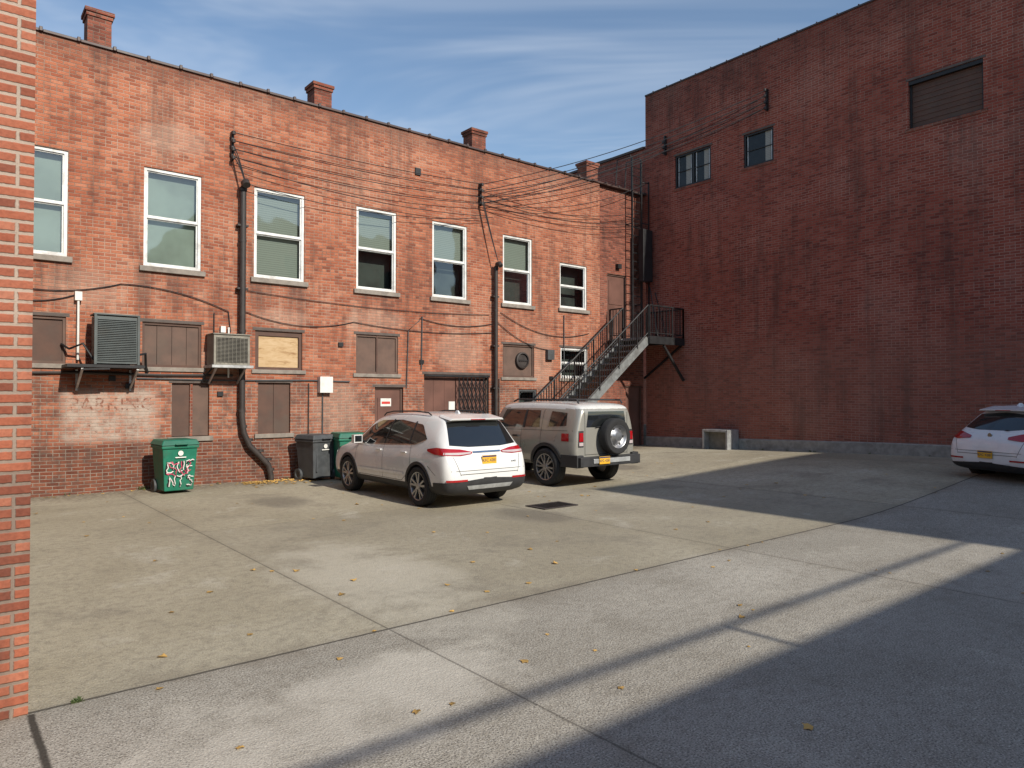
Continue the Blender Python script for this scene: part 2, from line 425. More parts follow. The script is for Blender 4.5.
# ================================================================== building A
A = empty('brick_building')
UP = [(.93, 1.98, 4.58, 6.64), (3.31, 4.43, 4.57, 6.62), (5.56, 6.74, 4.57, 6.62), (8.08, 9.21, 4.55, 6.62),
      (10.30, 11.44, 4.55, 6.60), (12.71, 13.82, 4.58, 6.58), (14.95, 16.13, 4.62, 6.03)]
MIDW = [(.85, 1.97, 2.52, 3.42), (3.30, 4.45, 2.50, 3.42), (5.60, 6.70, 2.50, 3.38), (8.08, 9.26, 2.46, 3.43),
        (12.71, 13.90, 2.45, 3.40), (14.98, 16.17, 2.45, 3.40)]
LOW = [(3.87, 4.62, 1.04, 2.17), (5.67, 6.42, 1.05, 2.20), (8.60, 9.42, -.02, 2.12), (10.05, 12.2, -.02, 2.48), (13.3, 14.0, 1.2, 2.1)]
mb = MB()
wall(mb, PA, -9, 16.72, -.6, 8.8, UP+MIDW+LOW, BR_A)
mb.add([PA(16.72, 0, -.6), PA(16.72, .12, -.6), PA(16.72, .12, 8.8), PA(16.72, 0, 8.8)], [(0, 1, 2, 3)], BR_A)
mb.add([PA(-9, .35, 8.0), PA(16.7, .35, 8.0), PA(16.7, .35, 8.8), PA(-9, .35, 8.8)], [(0, 1, 2, 3)], BR_A)
mb.obj('facade_wall', A)
mb = MB()
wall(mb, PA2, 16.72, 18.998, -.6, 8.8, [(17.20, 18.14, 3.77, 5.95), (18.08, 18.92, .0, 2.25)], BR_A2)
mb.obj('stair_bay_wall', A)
mb = MB()
mb.box((-9, YA+.36, 7.9), (18.99, YA+14, 8.0), ROOFM)
mb.box((-9, YA+13.8, -.5), (18.9, YA+14, 8.8), BR_A2)
mb.obj('roof', A)
mb = MB()
x = -9.0
while x < 18.9:
    w = min(.62, 18.98-x)
    z = 8.8+R()*.012
    mb.box((x+.004, YA-.05+R()*.015, z), (x+w-.06, YA+.42, z+.055), COPING)
    mb.box((x+w-.059, YA-.065, z), (x+w-.002, YA+.43, z+.085), COPING)
    x += w
mb.obj('coping', A, bevel=.01)
mb = MB()
for i, (a, b, t) in enumerate(((2.28, 2.70, 9.58), (6.98, 7.42, 9.43), (11.62, 12.1, 9.43), (16.15, 16.65, 9.46))):
    y0 = YA+.02; dd = .42
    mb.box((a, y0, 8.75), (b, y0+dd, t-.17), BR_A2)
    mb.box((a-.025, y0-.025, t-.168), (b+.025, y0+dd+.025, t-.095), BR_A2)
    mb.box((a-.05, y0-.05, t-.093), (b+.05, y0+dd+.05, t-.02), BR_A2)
    mb.box((a+.06, y0+.06, t-.018), (b-.06, y0+dd-.06, t+.03), SILL)
mb.obj('chimneys', A)
for i, (q, f) in enumerate(zip(UP, (1.0, 1.0, 1.0, .52, .5, .5, .0))):
    sash_window('sash_window_%d' % i, A, PA, *q, blind=f, bm=BLIND if i < 2 else SLAT)
mb = MB()
for q in UP: sill(mb, PA, q[0], q[1], q[2])
for q in MIDW: sill(mb, PA, q[0], q[1], q[2], SILL, .09, .04)
for q in LOW[:2]: sill(mb, PA, q[0], q[1], q[2], SILL, .10, .05)
for q in MIDW+LOW[:4]:
    mb.bx(PA, q[0]-.06, q[1]+.06, -.008, .1, q[3]+.002, q[3]+.07, DARKSILL)
mb.obj('sills_and_lintels', A, bevel=.008)
mb = MB()
board(mb, PA, *MIDW[0], BOARD, 2, fr=BOARD2); board(mb, PA, *MIDW[1], BOARD2, 4, fr=BOARD)
board(mb, PA, *MIDW[3], BOARD2, 2, fr=BOARD2); board(mb, PA, *MIDW[4], BOARD2, 1, fr=BOARD)
mb.bx(PA, 8.65, 8.69, .02, .06, 2.47, 3.42, BOARD)
board(mb, PA, 3.87, 4.23, 1.05, 2.16, BOARD, 1); board(mb, PA, 4.29, 4.62, 1.05, 2.16, BOARD2, 1)
mb.bx(PA, 4.232, 4.288, .03, .12, 1.05, 2.16, BR_A2)
board(mb, PA, *LOW[1], BOARD, 2)
a, b, c, d = MIDW[2]
mb.bx(PA, a+.1, b-.08, .07, .09, c+.06, d-.12, PLY)
mb.bx(PA, a+.001, b-.001, .091, .11, c+.001, d-.001, BLACKIN)
for q in ((a+.002, a+.09, c+.002, d-.002), (b-.07, b-.002, c+.002, d-.002), (a+.091, b-.071, d-.11, d-.002), (a+.091, b-.071, c+.002, c+.055)):
    mb.bx(PA, q[0], q[1], .04, .088, q[2], q[3], BOARD)
board(mb, PA, 8.60, 9.42, 0, 2.12, DOORB, 1, .09, BOARD)
for z0 in (.25, 1.15):
    mb.bx(PA, 8.72, 9.30, .075, .089, z0, z0+.7, DOORB)
mb.bx(PA, 8.80, 9.10, .064, .072, 1.64, 1.84, PAPER); mb.bx(PA, 8.83, 9.07, .058, .062, 1.70, 1.76, REDP)
mb.bx(PA, 9.2, 9.26, .04, .07, .98, 1.03, GALV)
board(mb, PA, 10.05, 12.2, 0, 2.48, DOORB, 6, .11, BOARD)
mb.bx(PA, 10.9, 11.1, .095, .108, 1.5, 1.75, PAPER)
mb.obj('boards_and_doors', A)
mb = MB()
mb.M = Matrix.Translation((13.45, YA+.02, 2.95)) @ Matrix.Rotation(math.radians(-90), 4, 'Z')
mb.lathe([(-.03, .24), (.04, .24), (.05, .2), (.0, .19), (0.0, .0001)], RUSTPIPE, 28)
for k in range(5):
    mb.box((.045, -.2+.08*k, -.012), (.052, -.14+.08*k, .012), BLACKM)
mb.M = Matrix()
mb.obj('vent_fan', A, smooth=True)
sash_window('lower_window', A, PA, *MIDW[5], blind=.0)
sash_window('small_dark_window', A, PA, *LOW[4], blind=0, frame=GREYP)
mb = MB()
x = 11.15
while x < 12.15:
    mb.beam((x, YA-.03, .03), (x, YA-.03, 2.42), .02, .02, BLACKM); x += .14
for k in range(7):
    z = .1+k*.32
    for j in range(7):
        xx = 11.15+j*.14
        mb.beam((xx, YA-.05, z), (xx+.14, YA-.05, z+.32), .014, .014, BLACKM)
        mb.beam((xx+.14, YA-.045, z), (xx, YA-.045, z+.32), .014, .014, BLACKM)
mb.beam((10.05, YA-.03, 2.45), (12.2, YA-.03, 2.45), .05, .05, BLACKM)
mb.obj('security_gate', A)
mb = MB()
board(mb, PA2, 17.20, 18.14, 3.77, 5.95, DOORB, 1, .07, BOARD)
for z0 in (4.0, 4.95): mb.bx(PA2, 17.34, 18.0, .055, .069, z0, z0+.8, DOORB)
board(mb, PA2, 18.08, 18.92, .15, 2.25, DOORB, 1, .07, BOARD)
mb.bx(PA2, 17.6, 17.78, -.12, 0, 6.15, 6.3, BLACKM)
mb.obj('stair_doors', A)
text('painted_sign_letters', 'PARKING', .36, Matrix.Translation((2.78, YA-.006, 1.62)) @ Matrix.Rotation(math.pi/2, 4, 'X'), fade_paint('faded_red_paint', (.33, .13, .085), .44, .66), A, .001)
text('painted_sign_letters_b', 'IN REAR', .30, Matrix.Translation((2.78, YA-.006, 1.18)) @ Matrix.Rotation(math.pi/2, 4, 'X'), fade_paint('faded_red_paint_b', (.33, .15, .10), .54, .75), A, .001)
mb = MB()
def hcable(pts, r=.012, m=CABLE, y=YA-.03): mb.tube([(p[0], y, p[1]) for p in pts], r, m, 6)
def droop(x0, z0, x1, z1, sag, r=.009, m=CABLE):
    mb.tube([(x0+(x1-x0)*i/12, YA-.03, z0+(z1-z0)*i/12-sag*4*(i/12)*(1-i/12)) for i in range(13)], r, m, 5)
hcable([(-2, 2.36), (1.2, 2.33), (2.2, 2.36), (3.6, 2.33), (5.1, 2.35)], .03, RUSTPIPE)
hcable([(3.2, 2.26), (4.9, 2.24), (6.9, 2.27), (7.9, 2.25)], .018, GREYP, YA-.025)
droop(5.3, 3.80, 8.0, 3.72, .22); droop(8.0, 3.72, 12.3, 3.7, .12); droop(1.0, 3.95, 2.9, 4.15, .12, .010); droop(2.9, 4.15, 5.0, 3.75, -.12, .010)
droop(9.9, 3.95, 12.3, 3.95, .14, .010); droop(12.6, 4.3, 16.2, 3.9, .35, .010); droop(12.5, 4.0, 14.4, 3.3, .15, .010)
droop(1.0, 3.72, 2.2, 3.9, .1, .010); droop(5.4, 4.25, 12.2, 4.2, .12, .008)
hcable([(5.0, 3.75), (5.05, 3.3)], .011)
hcable([(4.7, 3.7), (4.7, 3.2), (4.66, 2.9)], .012)
hcable([(9.5, 2.1), (9.55, 3.6), (9.9, 3.9)], .012, GREYP)
hcable([(9.95, 2.6), (9.97, 4.0)], .016, GREYP)
hcable([(15.1, 4.4), (15.1, 2.3)], .016, GREYP)
hcable([(6.85, 2.2), (6.85, .1)], .012, RUSTPIPE); hcable([(12.55, 2.4), (12.55, .2)], .014, RUSTPIPE)
mb.box((7.08, YA-.16, 1.98), (7.40, YA-.002, 2.36), PAPER)
hcable([(7.2, 1.98), (7.2, .3)], .014, GREYP)
mb.box((14.35, YA-.12, 3.0), (14.62, YA-.002, 3.3), GREYP)
mb.box((4.82, YA-.12, 3.28), (4.92, YA-.002, 3.42), PAPER)
mb.cyl((2.16, YA-.08, 2.6), (2.16, YA-.08, 3.75), .022, PAPER); mb.box((2.10, YA-.12, 3.75), (2.22, YA-.002, 3.92), PAPER)
mb.cyl((5.0, YA-.06, 2.3), (5.0, YA-.06, 3.4), .02, PAPER)
mb.box((9.75, YA-.04, 7.72), (9.92, YA-.002, 7.9), BLACKM)
for xx, zz in ((7.6, 3.1), (9.9, 2.75), (2.7, 2.2), (14.5, 2.4), (3.0, 2.05), (4.78, 1.9)):
    mb.box((xx, YA-.05, zz), (xx+.12, YA-.002, zz+.1), BLACKM)
mb.obj('conduits_and_boxes', A, smooth=True, bevel=0)
def rack(mb, P, h, z, n=4):
    mb.bx(P, h-.025, h+.025, -.10, -.002, z-.32, z+.32, BLACKM)
    for k in range(n):
        zz = z-.27+.18*k
        a = P(h, -.16, zz-.035); b = P(h, -.16, zz+.035)
        mb.cyl(a, b, .038, RUSTPIPE, 10)
mb = MB(); rack(mb, PA, 5.05, 7.4); rack(mb, PA, 11.85, 7.55)
mb.obj('insulator_racks', A)

def mast(name, pts, r):
    mb = MB(); mb.tube(pts, r, RUSTPIPE, 12)
    x, y, z = pts[0]
    mb.tube([(x, y, z-.02), (x, y, z+.05), (x, y-.06, z+.13), (x, y-.16, z+.14), (x, y-.22, z+.06)], r*1.25, RUSTPIPE, 12)
    for q in pts[1:-1]:
        mb.cyl((q[0], y+.01, q[2]+.1), (q[0], y+.01, q[2]+.16), r*1.2, RUSTPIPE, 12)
    for zz in (z-.8, z-2.2, z-3.4):
        mb.box((x-r*1.8, y-.02, zz), (x+r*1.8, YA-.002, zz+.04), RUSTPIPE)
    return mb.obj(name, smooth=True, ang=50)
mast('service_conduit', [(5.27, YA-.14, 6.45), (5.27, YA-.14, 5.2), (5.27, YA-.14, 3.2), (5.27, YA-.14, 1.45), (5.31, YA-.14, 1.10), (5.44, YA-.14, .80), (5.68, YA-.14, .55), (5.86, YA-.14, .35), (5.92, YA-.14, .12), (5.93, YA-.14, -.05)], .066)
mast('service_conduit', [(12.35, YA-.14, 5.5), (12.35, YA-.14, 4.2), (12.35, YA-.14, 2.0), (12.35, YA-.14, .05)], .055)

# ================================================================== building B
B = empty('brick_building')
BW = [(13.34, 14.74, 8.76, 9.85), (11.18, 12.17, 8.80, 9.82), (5.82, 7.47, 8.62, 9.84)]
mb = MB()
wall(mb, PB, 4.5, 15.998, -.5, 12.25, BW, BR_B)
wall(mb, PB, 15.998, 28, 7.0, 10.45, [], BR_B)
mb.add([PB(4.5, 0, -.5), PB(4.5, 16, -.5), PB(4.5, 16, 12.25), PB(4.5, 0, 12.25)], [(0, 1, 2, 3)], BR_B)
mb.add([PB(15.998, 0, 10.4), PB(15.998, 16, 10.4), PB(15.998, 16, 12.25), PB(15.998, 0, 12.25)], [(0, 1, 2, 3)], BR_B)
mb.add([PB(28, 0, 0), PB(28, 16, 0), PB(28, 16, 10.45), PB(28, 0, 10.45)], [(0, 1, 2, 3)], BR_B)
mb.obj('side_wall', B)
mb = MB()
mb.bx(PB, 4.45, 16.0, -.03, .35, 12.252, 12.30, COPING)
mb.bx(PB, 16.05, 28, -.06, .35, 10.452, 10.53, COPING)
mb.bx(PB, 4.6, 15.9, .36, 15.9, 11.9, 11.95, ROOFM); mb.bx(PB, 16.1, 27.9, .36, 15.9, 10.1, 10.15, ROOFM)
for i in range(20): mb.bx(PB, 4.6+i*.58, 4.63+i*.58, -.04, .36, 12.302, 12.325, COPING)
mb.obj('coping_and_roof', B)
mb = MB()
for (y0, y1) in ((4.5, 8), (8, 12), (12, 15.99)):
    mb.add([(XB-.05, y0, -.3), (XB-.05, y1, -.3), (XB-.05, y1, .28+gz(19, y1)), (XB-.05, y0, .28+gz(19, y0)),
            (XB, y0, .31+gz(19, y0)), (XB, y1, .31+gz(19, y1))], [(0, 1, 2, 3), (3, 2, 5, 4)], CONC)
mb.obj('foundation', B)
def metal_window(name, P, a, b, c, d, n):
    mb = MB(); f = .06
    for q in ((a+.002, a+f, c+.002, d-.002), (b-f, b-.002, c+.002, d-.002), (a+f, b-f, d-f, d-.002), (a+f, b-f, c+.002, c+f)):
        mb.bx(P, q[0], q[1], .03, .12, q[2], q[3], BLACKM)
    for i in range(1, n): mb.bx(P, a+(b-a)*i/n-.03, a+(b-a)*i/n+.03, .05, .11, c+f, d-f, BLACKM)
    for i in range(n):
        u = a+(b-a)*i/n+f+.03; v = a+(b-a)*(i+1)/n-f-.03
        for q in ((u, u+.03), (v-.03, v)): mb.bx(P, q[0], q[1], .07, .088, c+f, d-f, GALV)
        mb.bx(P, u+.05, u+.22, .085, .0895, c+f, d-f, SLAT)
    mb.bx(P, a+f, b-f, .06, .084, (c+d)/2-.012, (c+d)/2+.012, BLACKM)
    mb.bx(P, a+.003, b-.003, .09, .10, c+.003, d-.003, DGLASS)
    return mb.obj(name, B)
metal_window('metal_window_a', PB, *BW[0], 2); metal_window('metal_window_b', PB, *BW[1], 1)
mb = MB(); board(mb, PB, *BW[2], BOARD, 1, .12, BLACKM)
for k in range(1, 9):
    z = 8.66+k*.13
    mb.bx(PB, 5.88, 7.41, .105, .118, z, z+.012, DOORB)
mb.bx(PB, 5.825, 7.465, .02, .088, 9.74, 9.838, BLACKM)
for q in BW: sill(mb, PB, q[0], q[1], q[2], BR_A2, .08, .02); mb.bx(PB, q[0]-.05, q[1]+.05, -.01, .05, q[3]+.002, q[3]+.06, DARKSILL)
mb.obj('boarded_window_and_sills', B)
mb = MB(); rack(mb, PB, 11.35, 10.62); rack(mb, PB, 15.1, 10.3, 3)
mb.obj('insulator_racks_b', B)

g = gz(18.5, 12.8); mb = MB()
y0, y1, x0, x1 = 12.35, 13.25, 18.35, 18.94
mb.box((x0, y0, g-.02), (x1, y0+.07, g+.6), GALV); mb.box((x0, y1-.07, g-.02), (x1, y1, g+.6), GALV)
mb.box((x0, y0+.072, g+.53), (x1, y1-.072, g+.6), GALV); mb.box((x0+.25, y0+.072, g), (x1, y1-.072, g+.52), BEIGEM)
mb.obj('utility_box', bevel=.01)

# ================================================================== neighbours
D = empty('brick_building')
mb = MB(); mb.box((-9, 5.13, -.3), (.46, 15.9, 6.4), BR_D); mb.obj('pier_wall', D)
mb = MB(); mb.box((-9.05, 5.08, 6.4), (.51, 15.95, 6.5), SILL); mb.obj('coping', D)
C = empty('brick_building')
mb = MB(); mb.box((-24, -18, -.3), (11.6, -6.7, 6.0), BR_A2)
for i in range(10):
    x = -22+i*3.3
    mb.box((x, -6.69, 1.0), (x+1.2, -6.66, 2.6), BLACKIN); mb.box((x, -6.69, 3.6), (x+1.2, -6.66, 5.1), BLACKIN)
mb.cyl((-12, -6.7, 6.36), (11.6, -6.7, 6.36), .034, BLACKM)
for i in range(5): mb.cyl((-11.7+i*5.8, -6.75, 5.9), (-11.7+i*5.8, -6.75, 6.35), .03, BLACKM)
mb.obj('walls', C)
C2 = empty('brick_building')
mb = MB(); mb.box((11.6, -24, -.3), (27, -9.4, 12.3), BR_B)
for i in range(4):
    for z in (1.2, 4.8, 8.4): mb.box((13+i*3.3, -9.39, z), (14.3+i*3.3, -9.36, z+1.9), BLACKIN)
mb.obj('walls', C2)

# ================================================================== staircase
S = empty('metal_staircase')
mb = MB()
zt = 3.75; xs0, xs1 = 12.55, 17.2; yo, yi = 14.42, 15.42
z0 = .04
for y in (yo, yi): mb.beam((xs0, y, z0+.02), (xs1, y, zt-.1), .05, .24, STAIRM)
n = 19
for i in range(n):
    t = (i+.6)/n; x = xs0+(xs1-xs0)*t; z = z0+(zt-z0)*t
    mb.box((x-.13, yo+.027, z-.02), (x+.13, yi-.027, z+.015), STAIRM)
mb.obj('stringers_and_treads', S)
mb = MB()
mb.box((17.2, 14.35, zt-.04), (18.93, 16.08, zt), STAIRM)
mb.box((17.2, 14.33, zt-.22), (18.93, 14.348, zt+.02), BLACKM); mb.box((17.18, 14.35, zt-.22), (17.198, 16.0, zt-.05), BLACKM)
for x in (17.4, 18.0, 18.6): mb.box((x, 14.36, zt-.16), (x+.06, 16.05, zt-.041), BLACKM)
for x in (17.25, 18.88): mb.beam((x, 14.42, zt-.2), (x, 15.98, zt-1.25), .06, .06, BLACKM)
mb.beam((17.95, 14.40, zt-.25), (18.96, 14.40, zt-1.35), .07, .07, BLACKM)
mb.obj('landing', S)
mb = MB()
def rail(p0, p1, h=.98, sp=.13):
    p0 = Vector(p0); p1 = Vector(p1); L = (p1-p0).length; up = Vector((0, 0, 1))
    mb.tube([p0+up*h, p1+up*h], .024, BLACKM, 8); mb.tube([p0+up*.12, p1+up*.12], .016, BLACKM, 6)
    k = int(L/sp)
    for i in range(k+1):
        q = p0+(p1-p0)*(i/k)
        big = i % 8 == 0 or i == k
        mb.beam(q+up*(.0 if big else .12), q+up*h, .04 if big else .016, .04 if big else .016, BLACKM)
rail((xs0, yo-.02, z0+.1), (xs1, yo-.02, zt)); rail((xs0, yi+.02, z0+.1), (xs1, yi+.02, zt))
rail((17.22, 14.36, zt), (18.9, 14.36, zt)); rail((17.2, 15.46, zt), (17.2, 16.0, zt))
rail((18.9, 14.36, zt), (18.9, 15.9, zt))
mb.obj('railings', S)

# roof ladder and duct at the corner
L = empty('roof_ladder')
mb = MB()
for x in (18.12, 18.58):
    mb.beam((x, YA-.16, 3.76), (x, YA-.16, 9.9), .045, .06, BLACKM)
    mb.tube([(x, YA-.16, 9.85), (x, YA-.1, 10.0), (x, YA+.5, 10.0), (x, YA+.6, 8.86)], .022, BLACKM)
for i in range(20): mb.cyl((18.12, YA-.16, 4.1+i*.29), (18.58, YA-.16, 4.1+i*.29), .014, BLACKM, 6)
for z in (5.0, 7.7, 8.7):
    for x in (18.12, 18.58): mb.beam((x, YA-.14, z), (x, YA+.12, z), .04, .03, BLACKM)
mb.beam((18.86, YA-.25, 5.0), (18.86, YA-.25, 9.2), .04, .04, BLACKM)
mb.beam((18.58, YA-.2, 7.75), (18.86, YA-.25, 7.75), .03, .03, BLACKM); mb.beam((18.58, YA-.2, 9.15), (18.86, YA-.25, 9.15), .03, .03, BLACKM)
for a, b in (((18.3, 14.9, 3.76), (18.85, 15.7, 5.6)), ((18.5, 14.7, 3.76), (18.88, 15.5, 5.4))): mb.beam(a, b, .025, .025, BLACKM)
mb.obj('rails_and_rungs', L)
mb = MB(); mb.box((18.36, YA-.44, 5.75), (18.84, YA-.22, 7.5), BLACKM); mb.obj('duct_box', L, bevel=.01)

# ================================================================== wires
W = empty('overhead_wires')
mb = MB()
def wire(p0, p1, sag, r=.0095, n=18):
    p0 = Vector(p0); p1 = Vector(p1); pts = []
    for i in range(n+1):
        t = i/n; p = p0.lerp(p1, t); p.z -= sag*4*t*(1-t); pts.append(p)
    mb.tube(pts, r, CABLE, 4)
ya = YA-.18
for k in range(4):
    wire((5.05, ya, 7.13+.18*k), (11.85, ya, 7.28+.18*k), .08+.04*(3-k))
for k in range(4):
    wire((11.85, ya, 7.28+.18*k), (XB-.16, 11.35, 10.36+.17*k), .30, .011)
for k in range(3): wire((11.85, ya, 7.3+.15*k), (XB-.16, 15.1, 10.05+.15*k), .25, .011)
for k in range(3): wire((XB-.16, 15.1, 10.03+.12*k), (XB-.16, 11.35, 10.35+.18*k), .08, .011)
wire((11.85, ya, 7.25), (18.5, YA-.12, 7.75), .18)
wire((11.85, ya, 7.40), (18.5, YA-.12, 8.1), .25)
wire((11.85, ya, 7.32), (18.86, YA-.25, 9.2), .45)
for k in range(3):
    wire((5.05, ya, 7.13+.12*k), (5.27, YA-.32, 6.5), -.08, .012, 8)
    wire((11.85, ya, 7.25+.1*k), (12.35, YA-.3, 5.55), .05, .011, 8)
wire((5.1, ya, 7.0), (12.0, ya, 6.95), .22, .009); wire((5.3, ya, 6.6), (12.2, ya, 6.95), .30, .009)
mb.obj('cables', W)

# ================================================================== air conditioners
ac = empty('air_conditioner')
mb = MB()
mb.box((2.36, 15.33, 2.52), (3.10, 15.74, 3.42), GREYM)
for i in range(24): mb.box((2.40, 15.305, 2.57+i*.034), (3.06, 15.329, 2.585+i*.034), GREYM)
for a, b in ((2.34, 2.385), (3.075, 3.12)): mb.box((a, 15.30, 2.50), (b, 15.328, 3.44), GREYM)
mb.box((2.335, 15.30, 3.442), (3.125, 15.76, 3.47), GREYM)
mb.obj('condenser_cabinet', ac, bevel=.004)
mb = MB()
mb.box((1.9, 15.25, 2.44), (3.2, 15.99, 2.495), BLACKM)
for x in (2.15, 3.08):
    mb.beam((x, 15.28, 2.42), (x, 15.98, 2.05), .04, .04, GALV); mb.beam((x, 15.97, 2.42), (x, 15.97, 2.0), .04, .03, GALV)
mb.beam((2.15, 15.28, 2.40), (2.6, 15.28, 2.42), .03, .03, BLACKM)
mb.tube([(3.1, 15.6, 2.7), (3.3, 15.7, 2.75), (3.35, 15.9, 2.5), (3.4, 15.96, 2.38)], .025, BLACKM)
mb.tube([(2.36, 15.5, 2.6), (2.2, 15.6, 2.9), (2.0, 15.8, 2.8), (1.9, 16.03, 2.9)], .022, BLACKM)
mb.obj('shelf_and_brackets', ac)
ac = empty('air_conditioner')
mb = MB()
mb.box((4.55, 15.46, 2.56), (5.30, 15.95, 3.20), BEIGEM)
mb.box((4.53, 15.43, 3.202), (5.32, 15.97, 3.225), BEIGEM)
mb.box((4.60, 15.452, 2.62), (5.25, 15.459, 3.14), BLACKIN)
for i in range(19): mb.box((4.60, 15.43, 2.625+i*.028), (5.25, 15.451, 2.634+i*.028), BEIGEM)
for i in range(9): mb.box((4.60+i*.08, 15.425, 2.6), (4.608+i*.08, 15.4295, 3.16), BEIGEM)
mb.obj('condenser_cabinet', ac, bevel=.003)
mb = MB()
mb.box((4.5, 15.40, 2.50), (5.36, 15.99, 2.555), GALV)
for x in (4.6, 5.2): mb.beam((x, 15.44, 2.5), (x, 15.98, 2.18), .035, .035, GALV)
mb.tube([(4.6, 15.7, 2.5), (4.5, 15.85, 2.35), (4.45, 15.95, 2.2)], .02, BLACKM)
mb.obj('shelf_and_brackets', ac)

# ================================================================== bins
GL = {'D': [[(0, 0), (.02, 1), (.5, .85), (.62, .45), (.45, .08), (-.05, .02)]], 'U': [[(0, 1), (.03, .25), (.25, 0), (.5, .2), (.55, 1.02)]],
      'F': [[(.05, -.05), (.0, 1), (.6, 1.05)], [(-.05, .5), (.45, .55)]], 'N': [[(0, 0), (.05, 1), (.5, .05), (.58, 1.05)]],
      'T': [[(-.1, .95), (.6, 1.02)], [(.28, 1), (.2, -.05)]], 'S': [[(.55, .9), (.2, 1.02), (.02, .75), (.5, .4), (.4, .05), (-.02, .08)]]}
def scrawl(mb, word, x, z, size, mat, r, yf, jit=.05):
    for ch in word:
        for st_ in GL[ch]:
            pts = []
            for a_, b_ in zip(st_, st_[1:]):
                for k in range(4):
                    u = k/4; px = a_[0]+(b_[0]-a_[0])*u+random.gauss(0, jit); pz = a_[1]+(b_[1]-a_[1])*u+random.gauss(0, jit)
                    pts.append((x+px*size, yf(z+pz*size), z+pz*size))
            pts.append((x+st_[-1][0]*size, yf(z+st_[-1][1]*size), z+st_[-1][1]*size))
            mb.tube(pts, r, mat, 6)
        x += size*.82
def bin_(x, y, rot, body, lid, graf=False, s=1.0):
    e = empty('trash_bin', (x, y, gz(x, y)), (0, 0, rot), (s, s, s))
    mb = MB()
    mb.taper((-.27, -.30, .06), (.27, .26, .92), 1.2, 1.22, body)
    mb.box((-.345, -.39, .88), (.345, .34, .94), body)
    if not graf:
        for i in (-1, 1): mb.box((i*.2-.02, -.352, .2), (i*.2+.02, -.30, .8), body)
    mb.cyl((-.30, .36, .93), (.30, .36, .93), .018, body)
    mb.obj('tub', e, bevel=.015)
    mb = MB()
    mb.taper((-.36, -.42, .945), (.36, .36, 1.05), .86, .84, lid)
    mb.box((-.12, -.46, .95), (.12, -.421, .985), lid)
    mb.obj('lid', e, bevel=.025)
    mb = MB()
    for i in (-1, 1):
        mb.M = Matrix.Translation((i*.30, .24, .13)) @ Matrix.Scale(i, 4, (1, 0, 0))
        mb.lathe([(-.03, .0001), (-.03, .13), (.03, .13), (.03, .08), (.015, .07), (.015, .0001)], GREYP, 20)
    mb.M = Matrix(); mb.cyl((-.28, .24, .13), (.28, .24, .13), .012, BLACKM)
    mb.obj('wheels', e, smooth=True)
    if graf:
        yf = lambda z: -.30-.062*(z-.06)/.86
        mb = MB()
        scrawl(mb, 'DUF', -.24, .40, .22, BLACKM, .020, yf, .04); scrawl(mb, 'NTS', -.20, .14, .20, BLACKM, .018, yf, .04)
        mb.M = Matrix.Translation((0, -.012, 0))
        scrawl(mb, 'DUF', -.235, .41, .22, PAPER, .011, yf, .05); scrawl(mb, 'NTS', -.195, .15, .20, PAPER, .010, yf, .05)
        mb.M = Matrix.Translation((0, -.016, 0)); scrawl(mb, 'SU', -.2, .36, .26, PINK, .009, yf, .09)
        mb.obj('graffiti', e, smooth=True)
    mb = MB()
    mb.M = Matrix.Translation((0, -.385, .79))
    k = 16; mb.add([(0, 0, 0)]+[(.05*math.cos(6.2832*i/k), 0, .05*math.sin(6.2832*i/k)) for i in range(k)], [(0, i+1, (i+1) % k+1) for i in range(k)], PAPER)
    mb.box((-.1, -.002, -.09), (.1, 0, -.07), PAPER)
    mb.obj('city_logo', e)
    return e
bin_(3.72, 15.15, .06, GREEN, GREENL, True)
bin_(7.38, 14.95, -.15, GREEN, GREENL, False, 1.02)
bin_(6.78, 15.4, .2, GREYP, GREYP, False, .98)

# drain grate
mb = MB(); g = .006
mb.box((7.92, 8.85, .003), (8.00, 9.35, g+.012), RUSTPIPE); mb.box((8.62, 8.85, .003), (8.70, 9.35, g+.012), RUSTPIPE)
mb.box((8.001, 8.85, .003), (8.619, 8.90, g+.012), RUSTPIPE); mb.box((8.001, 9.30, .003), (8.619, 9.35, g+.012), RUSTPIPE)
mb.box((8.001, 8.901, .002), (8.619, 9.299, .005), BLACKIN)
for i in range(9): mb.box((8.03+i*.066, 8.902, .006), (8.055+i*.066, 9.298, .016), RUSTPIPE)
mb.obj('drain_grate')

# leaves
mb = MB()
def leaf(x, y, s):
    a = R()*6.28; g = gz(x, y)+.005; b = .2+R()*.5
    out = [(-.5, 0), (-.25, .28), (.0, .36), (.2, .5), (.25, .2), (.55, 0), (.25, -.2), (.2, -.5), (0, -.36), (-.25, -.28)]
    vs = [(x, y, g+.010*R())]
    for (u, v) in out:
        vs.append((x+s*(u*math.cos(a)-v*math.sin(a)), y+s*(u*math.sin(a)+v*math.cos(a)), g+s*abs(v)*b*R()*1.0))
    k = len(out); mb.add(vs, [(0, i+1, (i+1) % k+1) for i in range(k)], LEAFM)
for i in range(90): leaf(1+R()*15, 5.0+R()*9.5, .04+.05*R())
for i in range(170): leaf(5.2+abs(random.gauss(0, .9)), 15.85-abs(random.gauss(0, .4)), .06+.06*R())
for i in range(70): leaf(1.5+R()*11, 15.9-abs(random.gauss(0, .15)), .05+.04*R())
for i in range(24): leaf(1+R()*9, 2.0+R()*3.2, .03+.03*R())
for (x, y) in ((1.02, 3.6), (3.3, 3.9), (5.4, 3.5), (3.9, 2.1), (3.5, 1.75), (2.1, 7.2), (4.8, 6.6), (4.7, 5.5)): leaf(x, y, .075)
mb.obj('fallen_leaves')

